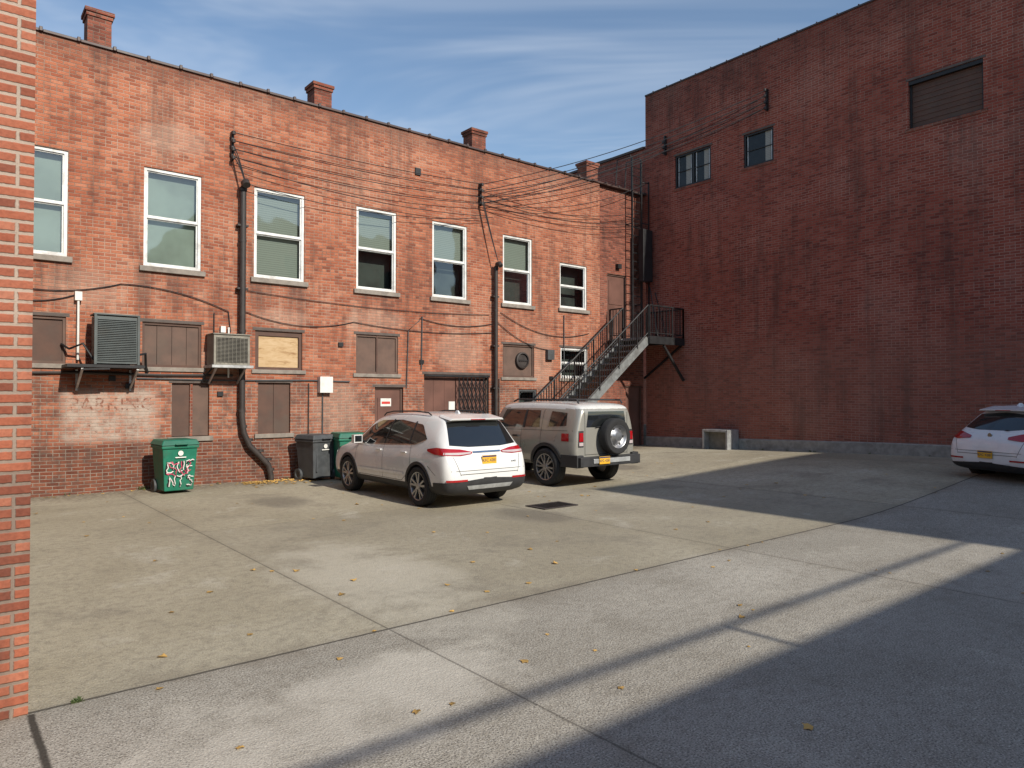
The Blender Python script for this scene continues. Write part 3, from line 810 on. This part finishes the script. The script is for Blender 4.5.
# weeds
mb = MB()
def tuft(x, y, n, h):
    for i in range(n):
        a = R()*6.28; l = h*(.5+R()*.7); bx = x+random.gauss(0, h*.45); by = y+random.gauss(0, h*.2); g = gz(bx, by)
        dx, dy = math.cos(a)*l*.7, math.sin(a)*l*.7; px, py = -math.sin(a)*.004, math.cos(a)*.004
        mb.add([(bx-px, by-py, g), (bx+px, by+py, g), (bx+dx*.5+px*1.5, by+dy*.5+py*1.5, g+l*.6), (bx+dx*.5-px*1.5, by+dy*.5-py*1.5, g+l*.6), (bx+dx, by+dy, g+l*.75)],
               [(0, 1, 2, 3), (3, 2, 4)], WEEDM)
tuft(.72, 5.14, 30, .035); tuft(3.3, 15.9, 40, .10)
for i in range(12): tuft(1.5+R()*10, 15.93, 10, .06)
for i in range(8): tuft(18.9, 5.2+R()*10, 8, .06)
mb.obj('weeds')

# ================================================================== vehicles
CARGLASS = simple('car_glass', (.012, .014, .015), .05, var=.05, coat=1.0, spec=.6)
CLAD = simple('black_cladding', (.028, .028, .03), .6)
TYRE = simple('tyre_rubber', (.02, .02, .021), .85, bump=.2, scale=20)
RIM = simple('alloy_rim', (.40, .40, .41), .35, metal=.9, var=.05)
RIMD = simple('brake_dark', (.03, .03, .03), .6)
TAIL = simple('tail_lamp_red', (.36, .008, .012), .12, var=.05, coat=1.0)
TAILW = simple('tail_lamp_clear', (.5, .42, .42), .12, var=.05, coat=1.0)
PLATE = simple('licence_plate', (.72, .40, .03), .5, var=.04)
PLATEB = simple('licence_text', (.02, .03, .12), .5)
SEAM = simple('panel_gap', (.01, .01, .01), .8)
CHROME = simple('chrome_trim', (.6, .6, .6), .12, metal=1.0, var=.03)
PWHITE = simple('white_car_paint', (.72, .72, .71), .28, var=.02, coat=.8, scale=2)
PWHITE2 = simple('white_car_paint_b', (.74, .75, .76), .28, var=.02, coat=.8, scale=2)
PSAND = simple('silver_sand_paint', (.36, .35, .31), .32, metal=.35, var=.03, coat=.8, scale=2)
PROOF = simple('white_roof_paint', (.62, .62, .60), .3, var=.03, coat=.5)

def resample(pts, n):
    pts = [Vector(p) for p in pts]; L = [0]
    for a, b in zip(pts, pts[1:]): L.append(L[-1]+(b-a).length)
    out = []
    for i in range(n):
        t = L[-1]*i/(n-1)
        for k in range(len(pts)-1):
            if t <= L[k+1]+1e-9: break
        u = (t-L[k])/max(1e-9, L[k+1]-L[k]); out.append(pts[k].lerp(pts[k+1], min(1, u)))
    return out

class Car:
    def __init__(s, name, st, paint, loc, rotz, rotx=0, sc=(1, 1, 1), roofz=None, roofm=None, boxy=False):
        s.e = empty(name, loc, (rotx, 0, rotz), sc); s.paint = paint; s.L = st[-1][0]
        rings = []
        for (y, zb, zl, zt, w, wr) in st:
            hb = zl-zb
            half = [(0, zb), (w*.80, zb), (w*.965, zb+.07), (w*1.0, zb+.42*hb), (w*.995, zl-.22*hb), (w*(.965 if boxy else .945), zl)]
            z7 = max(zl+.01, zt-(.05 if boxy else .075))
            a = Vector(half[-1]); b = Vector((wr, z7)); q = a.lerp(b, .5)
            bow = (.035 if not boxy else .015) if zt-zl > .25 else .01
            half += [(q.x+bow, q.y), (wr, z7), (wr*.90, zt-.015), (wr*.5, zt), (0, zt+.012)]
            ring = [(x, y, z) for (x, z) in half]+[(-x, y, z) for (x, z) in half[-2:0:-1]]
            rings.append(ring)
        K = len(rings[0])
        def cap(r, dy):
            c = Vector((0, 0, 0))
            for p in r: c += Vector(p)
            c /= len(r); out = []
            for f, o in ((.93, dy*.6), (.5, dy)):
                out.append([tuple(c.lerp(Vector(p), f)+Vector((0, o, 0))) for p in r])
            return out, c+Vector((0, dy, 0))
        c0, m0 = cap(rings[0], -.012); c1, m1 = cap(rings[-1], .012)
        rings = [c0[1], c0[0]]+rings+[c1[0], c1[1]]
        vs = [p for r in rings for p in r]; N = len(rings)
        fs = [(i*K+k, i*K+(k+1) % K, (i+1)*K+(k+1) % K, (i+1)*K+k) for i in range(N-1) for k in range(K)]
        vs += [tuple(m0), tuple(m1)]
        fs += [(N*K, (k+1) % K, k) for k in range(K)]+[(N*K+1, (N-1)*K+k, (N-1)*K+(k+1) % K) for k in range(K)]
        me = bpy.data.meshes.new('b'); me.from_pydata(vs, [], fs)
        bm = bmesh.new(); bm.from_mesh(me); bmesh.ops.recalc_face_normals(bm, faces=bm.faces); bm.to_mesh(me); bm.free()
        o = bpy.data.objects.new('tmpbody', me); scene.collection.objects.link(o)
        sub = o.modifiers.new('s', 'SUBSURF'); sub.levels = 3; sub.render_levels = 3
        bpy.context.view_layer.update(); dg = bpy.context.evaluated_depsgraph_get()
        s.me = bpy.data.meshes.new_from_object(o.evaluated_get(dg)); bpy.data.objects.remove(o)
        s.bvh = BVHTree.FromPolygons([v.co.copy() for v in s.me.vertices], [tuple(p.vertices) for p in s.me.polygons])
        s.mb = MB(); s.roofz = roofz; s.roofm = roofm
    def hit(s, o, d, eps):
        o = Vector(o); d = Vector(d).normalized()
        loc, n, i, dist = s.bvh.ray_cast(o, d)
        if loc is None:
            loc, n, i, dist = s.bvh.find_nearest(o+d*3)
        if n.dot(d) > 0: n = -n
        return loc+n*eps
    def ray(s, plane, a, b):
        if plane == 'R': return (3, a, b), (-1, 0, 0)
        if plane == 'L': return (-3, a, b), (1, 0, 0)
        if plane == 'rear': return (a, -3, b), (0, 1, 0)
        if plane == 'front': return (a, s.L+3, b), (0, -1, 0)
        if plane == 'top': return (a, b, 4), (0, 0, -1)
        sg = 1 if plane == 'cR' else -1
        if plane in ('cR', 'cL'):
            an = math.radians(a); dx, dy = sg*math.sin(an), -math.cos(an)
            return (sg*.30+dx*3, .75+dy*3, b), (-dx, -dy, 0)
        an = math.radians(a); sg = 1 if plane == 'fR' else -1
        dx, dy = sg*math.sin(an), math.cos(an)
        return (sg*.30+dx*3, s.L-.75+dy*3, b), (-dx, -dy, 0)
    def patch(s, plane, bot, top, mat, n=20, m=8, eps=.005):
        B_ = resample(bot, n); T_ = resample(top, n); vs = []
        for i in range(n):
            for j in range(m):
                p = B_[i].lerp(T_[i], j/(m-1)); o, d = s.ray(plane, p.x, p.y); vs.append(tuple(s.hit(o, d, eps)))
        fs = [(i*m+j, (i+1)*m+j, (i+1)*m+j+1, i*m+j+1) for i in range(n-1) for j in range(m-1)]
        s.mb.add(vs, fs, mat)
    def both(s, bot, top, mat, **k):
        for pl in 'LR': s.patch(pl, bot, top, mat, **k)
    def seam(s, plane, p0, p1, w=.007, mat=None, eps=.003):
        d = (Vector(p1)-Vector(p0)).normalized(); nrm = Vector((-d.y, d.x))*w/2
        a, b = Vector(p0), Vector(p1)
        s.patch(plane, [tuple(a-nrm), tuple(b-nrm)], [tuple(a+nrm), tuple(b+nrm)], mat or SEAM, n=14, m=2, eps=eps)
    def arches(s, y, zc, r0, r1, mat, eps=.008):
        for pl in 'LR':
            K = 26; vs = []
            for i in range(K+1):
                a = math.radians(-18+216*i/K)
                for r in (r0, (r0+r1)/2, r1):
                    o, d = s.ray(pl, y+r*math.cos(a), max(.2, zc+r*math.sin(a))); vs.append(tuple(s.hit(o, d, eps)))
            fs = [(i*3+j, (i+1)*3+j, (i+1)*3+j+1, i*3+j+1) for i in range(K) for j in range(2)]
            s.mb.add(vs, fs, mat)
    def wheels(s, ys, track, r, w=.23, rim=RIM, ns=5):
        for y in ys:
            for sd in (-1, 1):
                mb = MB(); mb.M = Matrix.Translation((sd*track, y, r)) @ Matrix.Scale(sd, 4, (1, 0, 0))
                h = w/2
                mb.lathe([(-h, .6*r), (-h, .92*r), (-h+.025, .985*r), (-h+.05, r), (h-.05, r), (h-.025, .985*r), (h, .92*r), (h+.004, .80*r), (h-.008, .69*r)], TYRE, 48)
                for g in (-.05, 0, .05): mb.lathe([(g-.005, r+.0015), (g+.005, r+.0015)], RIMD, 48)
                mb.lathe([(h-.006, .70*r), (h-.012, .66*r), (h-.04, .635*r), (-.02, .60*r), (-.03, .0001)], RIM if rim == RIM else rim, 48)
                mb.lathe([(-.028, .58*r), (-.018, .56*r), (-.018, .0001)], RIMD, 32)
                for k in range(ns):
                    for dq in (-.11, .11):
                        q = 2*math.pi*(k+.25)/ns+dq
                        c, sn = math.cos(q), math.sin(q)
                        p0 = Vector((h-.035, .10*r*c, .10*r*sn)); p1 = Vector((h-.022, .65*r*math.cos(q+dq*.9), .65*r*math.sin(q+dq*.9)))
                        dd = (p1-p0).normalized(); sdv = dd.cross(Vector((1, 0, 0))).normalized()*.018; up = Vector((.018, 0, 0))
                        mb.add([tuple(p+sdv*a+up*b) for p in (p0, p1) for a in (-1, 1) for b in (-1, 1)], MB.BF, rim)
                mb.lathe([(h-.03, .17*r), (h-.01, .15*r), (h-.006, .0001)], rim, 24)
                mb.obj('wheel', s.e, smooth=True, ang=40)
    def finish(s, ys, r, zc, name='body'):
        body = bpy.data.objects.new(name, s.me); scene.collection.objects.link(body)
        s.me.materials.clear(); s.me.materials.append(s.paint); s.me.materials.append(CLAD); s.me.materials.append(s.roofm or s.paint)
        for p in s.me.polygons: p.material_index = 2 if (s.roofz and p.center.z > s.roofz) else 0
        cut = MB(); cut.k(s.paint); cut.k(CLAD)
        for y in ys:
            for sd in (-1, 1): cut.cyl((sd*.58, y, zc), (sd*1.3, y, zc), r, CLAD, 48)
        c = cut.obj('cutter'); mo = body.modifiers.new('b', 'BOOLEAN'); mo.operation = 'DIFFERENCE'; mo.solver = 'EXACT'; mo.object = c
        bpy.context.view_layer.update(); dg = bpy.context.evaluated_depsgraph_get()
        me2 = bpy.data.meshes.new_from_object(body.evaluated_get(dg)); body.modifiers.clear(); body.data = me2
        bpy.data.objects.remove(c)
        for p in me2.polygons: p.use_smooth = True
        me2.set_sharp_from_angle(angle=math.radians(40))
        body.parent = s.e
        s.mb.obj('glass_lamps_and_trim', s.e, smooth=True, ang=60)

def plate(c, z, y, parent, xo=0):
    mb = MB(); mb.box((xo-.155, y-.012, z-.078), (xo+.155, y, z+.078), PLATE)
    mb.box((xo-.15, y-.014, z+.045), (xo+.15, y-.0121, z+.07), PLATEB); mb.obj('licence_plate', parent)
    text('plate_text', 'KFC 4281', .075, Matrix.Translation((xo, y-.014, z-.035)) @ Matrix.Rotation(math.pi/2, 4, 'X'), PLATEB, parent, .0005)

def crossover(name, paint, loc, rotz, rotx=0, sc=(1, 1, 1), suv=True):
    if suv:
        st = [(0.00, .42, .62, .72, .74, .66), (0.025, .34, .70, .82, .83, .76), (0.09, .28, .86, .95, .885, .81), (.15, .25, .97, 1.07, .905, .80),
              (.24, .24, 1.02, 1.20, .915, .755), (.40, .23, 1.04, 1.43, .92, .69), (.50, .23, 1.045, 1.555, .92, .655), (.62, .23, 1.045, 1.605, .92, .65), (.9, .23, 1.04, 1.64, .92, .655)]
    else:
        st = [(0.00, .42, .62, .72, .70, .60), (0.03, .34, .72, .84, .82, .72), (0.10, .28, .88, .98, .885, .78), (.20, .25, .98, 1.10, .905, .76),
              (.34, .24, 1.03, 1.25, .915, .70), (.52, .23, 1.05, 1.43, .92, .63), (.66, .23, 1.05, 1.535, .92, .60), (.82, .23, 1.045, 1.59, .92, .605), (1.1, .23, 1.04, 1.635, .92, .62)]
    st += [(1.5, .23, 1.02, 1.665, .92, .66), (2.2, .23, 1.0, 1.655, .92, .66), (2.75, .23, .99, 1.60, .92, .65), (3.1, .23, .985, 1.46, .92, .65),
          (3.5, .23, .975, 1.20, .918, .69), (3.68, .23, .965, 1.08, .915, .76), (4.0, .23, .93, 1.03, .90, .76), (4.35, .25, .83, .95, .86, .68),
          (4.55, .28, .72, .80, .76, .6), (4.64, .36, .58, .66, .62, .5)]
    c = Car(name, st, paint, loc, rotz, rotx, sc)
    k0 = 0 if suv else .16
    c.both([(.74+k0, 1.20), (1.1+k0, 1.10), (2.2, 1.055), (3.42, 1.03)], [(.78+k0, 1.235), (1.02+k0, 1.45), (1.8, 1.52), (2.6, 1.49), (2.95, 1.38), (3.40, 1.06)], CARGLASS, n=40, m=10)
    for y0, y1 in (((1.28, 1.085), (1.26, 1.50)), ((2.2, 1.055), (2.08, 1.52))):
        c.both([(y0[0]-.02, y0[1]), (y0[0]+.02, y0[1])], [(y1[0]-.025, y1[1]), (y1[0]+.025, y1[1])], CLAD, n=3, m=8, eps=.008)
    for pl in 'LR':
        for a, b in (((.76+k0, 1.19), (1.1+k0, 1.09)), ((1.1+k0, 1.09), (2.2, 1.045)), ((2.2, 1.045), (3.42, 1.02))): c.seam(pl, a, b, .018, CHROME if suv else SEAM, .009)
    if suv: c.patch('rear', [(-.72, 1.11), (-.35, 1.075), (.35, 1.075), (.72, 1.11)], [(-.60, 1.50), (0, 1.54), (.60, 1.50)], CARGLASS, n=24, m=14)
    else: c.patch('rear', [(-.66, 1.17), (-.35, 1.13), (.35, 1.13), (.66, 1.17)], [(-.52, 1.46), (0, 1.50), (.52, 1.46)], CARGLASS, n=24, m=14)
    c.patch('front', [(-.72, 1.12), (0, 1.10), (.72, 1.12)], [(-.56, 1.54), (0, 1.58), (.56, 1.54)], CARGLASS, n=20, m=12)
    for pl in ('cL', 'cR'):
        if suv:
            c.patch(pl, [(3, .955), (22, .93), (60, .955), (80, 1.0)], [(1, .99), (22, 1.04), (56, 1.07), (80, 1.035)], TAIL, n=26, m=7, eps=.012)
            c.patch(pl, [(4, .962), (24, .945), (44, .955)], [(4, .985), (24, .985), (44, .99)], TAILW, n=12, m=4, eps=.016)
        else:
            c.patch(pl, [(8, .95), (30, .92), (60, .97), (76, 1.03)], [(8, 1.0), (30, 1.07), (56, 1.11), (76, 1.07)], TAIL, n=26, m=7, eps=.012)
        c.patch(pl, [(14, .50), (40, .50)], [(14, .535), (40, .535)], TAIL, n=8, m=3, eps=.014)
    hi = (.55, .47) if suv else (.46, .38)
    c.patch('cL', [(-30, .26), (62, .26)], [(-30, hi[0]), (62, hi[1])], CLAD, n=24, m=7, eps=.008)
    c.patch('cR', [(-30, .26), (62, .26)], [(-30, hi[0]), (62, hi[1])], CLAD, n=24, m=7, eps=.010)
    c.patch('rear', [(-.45, .36), (.45, .36)], [(-.5, .43), (.5, .43)], GALV if suv else CLAD, n=12, m=4, eps=.02)
    c.both([(.3, .24), (4.3, .24)], [(.3, .40), (4.3, .40)], CLAD if suv else paint, n=40, m=5, eps=.006)
    for pl in 'LR':
        c.seam(pl, (1.22, 1.08), (1.18, .62)); c.seam(pl, (2.2, 1.04), (2.2, .42)); c.seam(pl, (3.28, 1.02), (3.35, .45))
        c.seam(pl, (1.18, .62), (1.5, .42)); c.seam(pl, (1.5, .42), (3.3, .42)); c.seam(pl, (.35, .60), (.6, .75))
        c.seam(pl, (1.42, .55), (3.2, .53), .05, paint, .014)
    for x in (-1, 1):
        c.seam('rear', (x*.72, .92), (x*.62, .60))
    c.seam('rear', (-.62, .62), (.62, .62), .010); c.seam('rear', (-.80, .68), (.80, .68), .008)
    if suv: c.seam('rear', (-.30, .985), (.30, .985), .03, CHROME, .012)
    c.patch('rear', [(-.26, .76), (.26, .76)], [(-.24, .94), (.24, .94)], paint, n=6, m=5, eps=.004)
    if suv:
        c.arches(.93, .36, .385, .44, CLAD); c.arches(3.66, .36, .385, .44, CLAD)
    for pl in ('fL', 'fR'): c.patch(pl, [(15, .70), (60, .78)], [(15, .80), (60, .90)], TAILW, n=14, m=5, eps=.01)
    c.patch('front', [(-.5, .45), (.5, .45)], [(-.45, .72), (.45, .72)], CLAD, n=10, m=6, eps=.012)
    c.finish((.93, 3.66), .395, .36)
    e = c.e
    o_ = 0 if suv else .15; w_ = 1 if suv else .9
    mb = MB()
    mb.add([(-.60*w_, .36+o_, 1.53), (.60*w_, .36+o_, 1.53), (.60*w_, .70+o_, 1.59), (-.60*w_, .70+o_, 1.59), (-.56*w_, .34+o_, 1.565), (.56*w_, .34+o_, 1.565), (.55*w_, .75+o_, 1.638), (-.55*w_, .75+o_, 1.638)],
           [(0, 1, 2, 3), (4, 5, 6, 7), (0, 1, 5, 4), (1, 2, 6, 5), (2, 3, 7, 6), (3, 0, 4, 7)], paint)
    mb.obj('spoiler', e, bevel=.012)
    mb = MB(); mb.box((-.16, .335+o_, 1.54), (.16, .348+o_, 1.557), TAIL)
    mb.beam((0, .30, 1.12), (.34, .20, 1.14), .015, .02, BLACKM)
    for pl in (-1, 1):
        for yy in (1.42, 2.36):
            p = c.hit((pl*3, yy, .94), (-pl, 0, 0), .022)
            mb.box((p.x-.014, yy-.1, .925), (p.x+.014, yy+.1, .955), paint)
        p = c.hit((pl*3, 3.12, 1.08), (-pl, 0, 0), 0)
        mb.beam((p.x-pl*.02, 3.14, 1.06), (p.x+pl*.08, 3.12, 1.08), .05, .04, CLAD)
    mb.obj('handles_wiper', e, bevel=.006)
    mb = MB()
    for pl in (-1, 1):
        mb.box((pl*.985-.09, 3.04, 1.03), (pl*.985+.09, 3.16, 1.19), paint)
        mb.box((pl*.985-.075, 3.032, 1.05), (pl*.985+.075, 3.0385, 1.175), CARGLASS)
    mb.obj('mirrors', e, bevel=.03)
    if suv:
        mb = MB()
        for pl in (-1, 1):
            mb.tube([(pl*.60, .95, 1.62), (pl*.60, 1.05, 1.665), (pl*.60, 1.5, 1.685), (pl*.60, 2.3, 1.672), (pl*.59, 2.6, 1.635), (pl*.585, 2.7, 1.58)], .013, CLAD)
        mb.obj('roof_rails', e, smooth=True)
    mb = MB(); mb.taper((-.03, .9, 1.62), (.03, 1.1, 1.70), .4, .3, paint); mb.obj('antenna_fin', e, bevel=.008)
    y = c.hit((0, -3, .85), (0, 1, 0), .006).y if suv else c.hit((0, -3, .62), (0, 1, 0), .006).y
    plate(c, .85 if suv else .62, y-.012, e)
    if suv: text('badge', 'AWD', .05, Matrix.Translation((.55, c.hit((.55, -3, .80), (0, 1, 0), .004).y-.004, .78)) @ Matrix.Rotation(math.pi/2, 4, 'X'), CHROME, e)
    else:
        k = c.hit((0, -3, 1.02), (0, 1, 0), .01); mb = MB(); mb.M = Matrix.Translation(k) @ Matrix.Rotation(math.pi/2, 4, 'Z'); mb.lathe([(0, .05), (-.01, .045), (-.01, .0001)], CHROME, 20); mb.obj('badge', e)
    c.wheels((.93, 3.66), .80, .36)
    return c

crossover('white_suv', PWHITE, (7.36, 9.62, 0), 0, 0, (.97, .97, .965))
hd = math.atan2(-.39, .92)
crossover('white_hatchback', PWHITE2, (15.55, 4.78, gz(15.6, 4.78)-.03), hd-math.pi/2, math.radians(1.2), (.97, .90, .885), suv=False)

st = [(0.0, .50, 1.12, 1.63, .86, .70), (.04, .46, 1.14, 1.71, .90, .725), (.16, .44, 1.16, 1.765, .925, .74), (.5, .42, 1.17, 1.785, .935, .745), (1.1, .40, 1.17, 1.80, .935, .75),
      (1.8, .40, 1.16, 1.80, .935, .75), (2.35, .40, 1.15, 1.785, .935, .745), (2.55, .40, 1.15, 1.73, .935, .74), (2.68, .40, 1.14, 1.56, .935, .745), (2.84, .40, 1.13, 1.30, .935, .78),
      (2.95, .40, 1.10, 1.20, .93, .82), (3.3, .40, 1.07, 1.17, .925, .80), (3.9, .42, 1.05, 1.15, .91, .78), (4.22, .46, 1.0, 1.10, .87, .74), (4.34, .52, .93, 1.02, .82, .7)]
c = Car('offroad_vehicle', st, PSAND, (11.0, 10.35, gz(11, 12)-.0), 0, 0, (1, 1, .985), roofz=1.655, roofm=PROOF, boxy=True)
c.both([(1.12, 1.25), (2.55, 1.22)], [(1.16, 1.615), (2.36, 1.62)], CARGLASS, n=24, m=8)
c.both([(1.60, 1.23), (1.68, 1.23)], [(1.58, 1.62), (1.64, 1.62)], CLAD, n=3, m=8, eps=.009)
c.both([(.30, 1.30), (.84, 1.27)], [(.34, 1.57), (.80, 1.60)], CARGLASS, n=14, m=8)
c.patch('rear', [(-.60, 1.27), (.60, 1.27)], [(-.54, 1.60), (.54, 1.60)], CARGLASS, n=14, m=8)
c.patch('front', [(-.68, 1.27), (.68, 1.27)], [(-.62, 1.66), (.62, 1.66)], CARGLASS, n=14, m=8)
for sg in (-1, 1):
    c.patch('rear', [(sg*.68, .86), (sg*.83, .86)], [(sg*.68, 1.20), (sg*.81, 1.20)], CLAD, n=6, m=8, eps=.006)
    c.patch('rear', [(sg*.70, .98), (sg*.81, .98)], [(sg*.70, 1.16), (sg*.80, 1.16)], TAIL, n=5, m=5, eps=.018)
    c.patch('rear', [(sg*.70, .89), (sg*.81, .89)], [(sg*.70, .96), (sg*.81, .96)], TAILW, n=5, m=4, eps=.018)
for pl in ('cL', 'cR'):
    c.patch(pl, [(47, .98), (60, .98)], [(47, 1.14), (60, 1.14)], TAIL, n=8, m=5, eps=.012)
for x in (-.64, .64): c.seam('rear', (x, .68), (x, 1.64), .010)
c.seam('rear', (-.64, .70), (.64, .70), .010)
for pl in 'LR':
    c.seam(pl, (1.05, 1.62), (1.05, .9)); c.seam(pl, (1.70, 1.22), (1.70, .5)); c.seam(pl, (2.66, 1.18), (2.72, .5)); c.seam(pl, (1.5, .5), (2.7, .5))
    c.seam(pl, (.1, 1.20), (3.0, 1.16), .008)
    c.seam(pl, (1.3, .46), (3.1, .46), .10, CLAD, .012)
c.arches(.88, .42, .44, .51, CLAD, .022); c.arches(3.57, .42, .44, .51, CLAD, .022)
c.patch('front', [(-.6, .75), (.6, .75)], [(-.6, .95), (.6, .95)], CLAD, n=10, m=4, eps=.012)
c.finish((.88, 3.57), .45, .42)
e = c.e
mb = MB()
mb.box((-.90, -.16, .46), (.90, .12, .66), CLAD); mb.box((-.93, -.08, .44), (-.74, .42, .70), CLAD); mb.box((.74, -.08, .44), (.93, .42, .70), CLAD)
mb.box((-.55, -.185, .52), (.55, -.161, .62), GALV)
mb.box((-.85, 4.25, .45), (.85, 4.50, .66), CLAD)
mb.obj('bumpers', e, bevel=.03)
mb = MB()
for sg in (-1, 1):
    mb.tube([(sg*.66, .15, 1.77), (sg*.66, .2, 1.84), (sg*.66, 2.1, 1.855), (sg*.66, 2.25, 1.80)], .02, CLAD)
for y in (.35, .85, 1.35, 1.85): mb.cyl((-.66, y, 1.845), (.66, y, 1.845), .016, CLAD, 8)
for sg in (-1, 1):
    mb.box((sg*1.04-.09, 2.50, 1.14), (sg*1.04+.09, 2.62, 1.36), CLAD)
    p = c.hit((sg*3, 1.85, 1.05), (-sg, 0, 0), .02); mb.box((p.x-.015, 1.78, 1.02), (p.x+.015, 1.96, 1.06), CLAD)
mb.cyl((-.35, -.045, 1.27), (.0, -.03, 1.30), .01, BLACKM, 6)
mb.obj('rack_mirrors', e, bevel=0)
mb = MB()
mb.M = Matrix.Translation((.08, -.17, 1.07)) @ Matrix.Rotation(math.radians(-90), 4, 'Z')
r, h = .385, .115
mb.lathe([(-h, .0001), (-h, .92*r), (-h+.025, .985*r), (-h+.05, r), (h-.05, r), (h-.025, .985*r), (h, .92*r), (h+.004, .78*r), (h-.01, .64*r)], TYRE, 48)
mb.lathe([(h-.008, .645*r), (h-.015, .61*r), (h-.04, .58*r), (h-.065, .45*r), (h-.02, .28*r), (h-.005, .25*r), (h, .0001)], RIM, 48)
for k in range(6):
    q = k*math.pi/3; y, z = .50*r*math.cos(q), .50*r*math.sin(q)
    mb.cyl((h-.056, y, z), (h-.050, y, z), .028, RIMD, 10)
mb.M = Matrix(); mb.box((.0, -.10, .95), (.2, .0, 1.2), CLAD)
mb.obj('spare_wheel', e, smooth=True, ang=40)
plate(c, .585, -.188, e, -.25)
c.wheels((.88, 3.57), .82, .405, .27, ns=6)

# ================================================================== light, sky, camera
EL = math.radians(32); hx, hy = -.06, .998
sun = bpy.data.lights.new('sun', 'SUN'); sun.energy = 5.0; sun.angle = math.radians(.5); sun.color = (1.0, .93, .81)
so = bpy.data.objects.new('sun', sun); scene.collection.objects.link(so)
tv = Vector((hx*math.cos(EL), hy*math.cos(EL), -math.sin(EL))); so.rotation_euler = tv.to_track_quat('-Z', 'Y').to_euler(); so.location = (2, -20, 25)
w = bpy.data.worlds.new('World'); scene.world = w; w.use_nodes = True
t = T(w.node_tree); bg = w.node_tree.nodes['Background']
sk = t.node('ShaderNodeTexSky', sky_type='NISHITA'); sk.sun_disc = False; sk.sun_elevation = EL; sk.sun_rotation = math.atan2(.06, -.998)
sk.air_density = 1.15; sk.dust_density = .4; sk.ozone_density = 2.2
tc = t.node('ShaderNodeTexCoord').outputs['Generated']
sp = t.node('ShaderNodeSeparateXYZ'); t.put(sp.inputs[0], tc)
zc = t.m('MAXIMUM', sp.outputs[2], .05)
u = t.m('DIVIDE', sp.outputs[0], zc); v = t.m('DIVIDE', sp.outputs[1], zc)
a1 = t.m('ADD', t.m('MULTIPLY', u, .75), t.m('MULTIPLY', v, -.65)); a2 = t.m('ADD', t.m('MULTIPLY', v, .75), t.m('MULTIPLY', u, .65))
n1 = t.noise(t.comb(t.m('MULTIPLY', a1, .5), a2), 1.3, 4, .6, .9)
n2 = t.noise(t.comb(u, v), .5, 1, .5)
f = t.m('MULTIPLY', t.ss(n1, .36, .8), t.ss(n2, .36, .6, .2, 1))
col = t.mix(t.m('MULTIPLY', f, .55), sk.outputs[0], (5.6, 6.1, 6.8))
t.put(bg.inputs[0], col); bg.inputs[1].default_value = .14
cam = bpy.data.cameras.new('camera'); cam.lens = 24.96; cam.sensor_width = 36; cam.clip_end = 2000
co = bpy.data.objects.new('camera', cam); scene.collection.objects.link(co)
co.location = (0, 0, 1.9); co.rotation_euler = (math.radians(90.97), 0, -math.atan2(.632, .775))
scene.camera = co
scene.view_settings.view_transform = 'Standard'; scene.view_settings.look = 'None'; scene.view_settings.exposure = 0
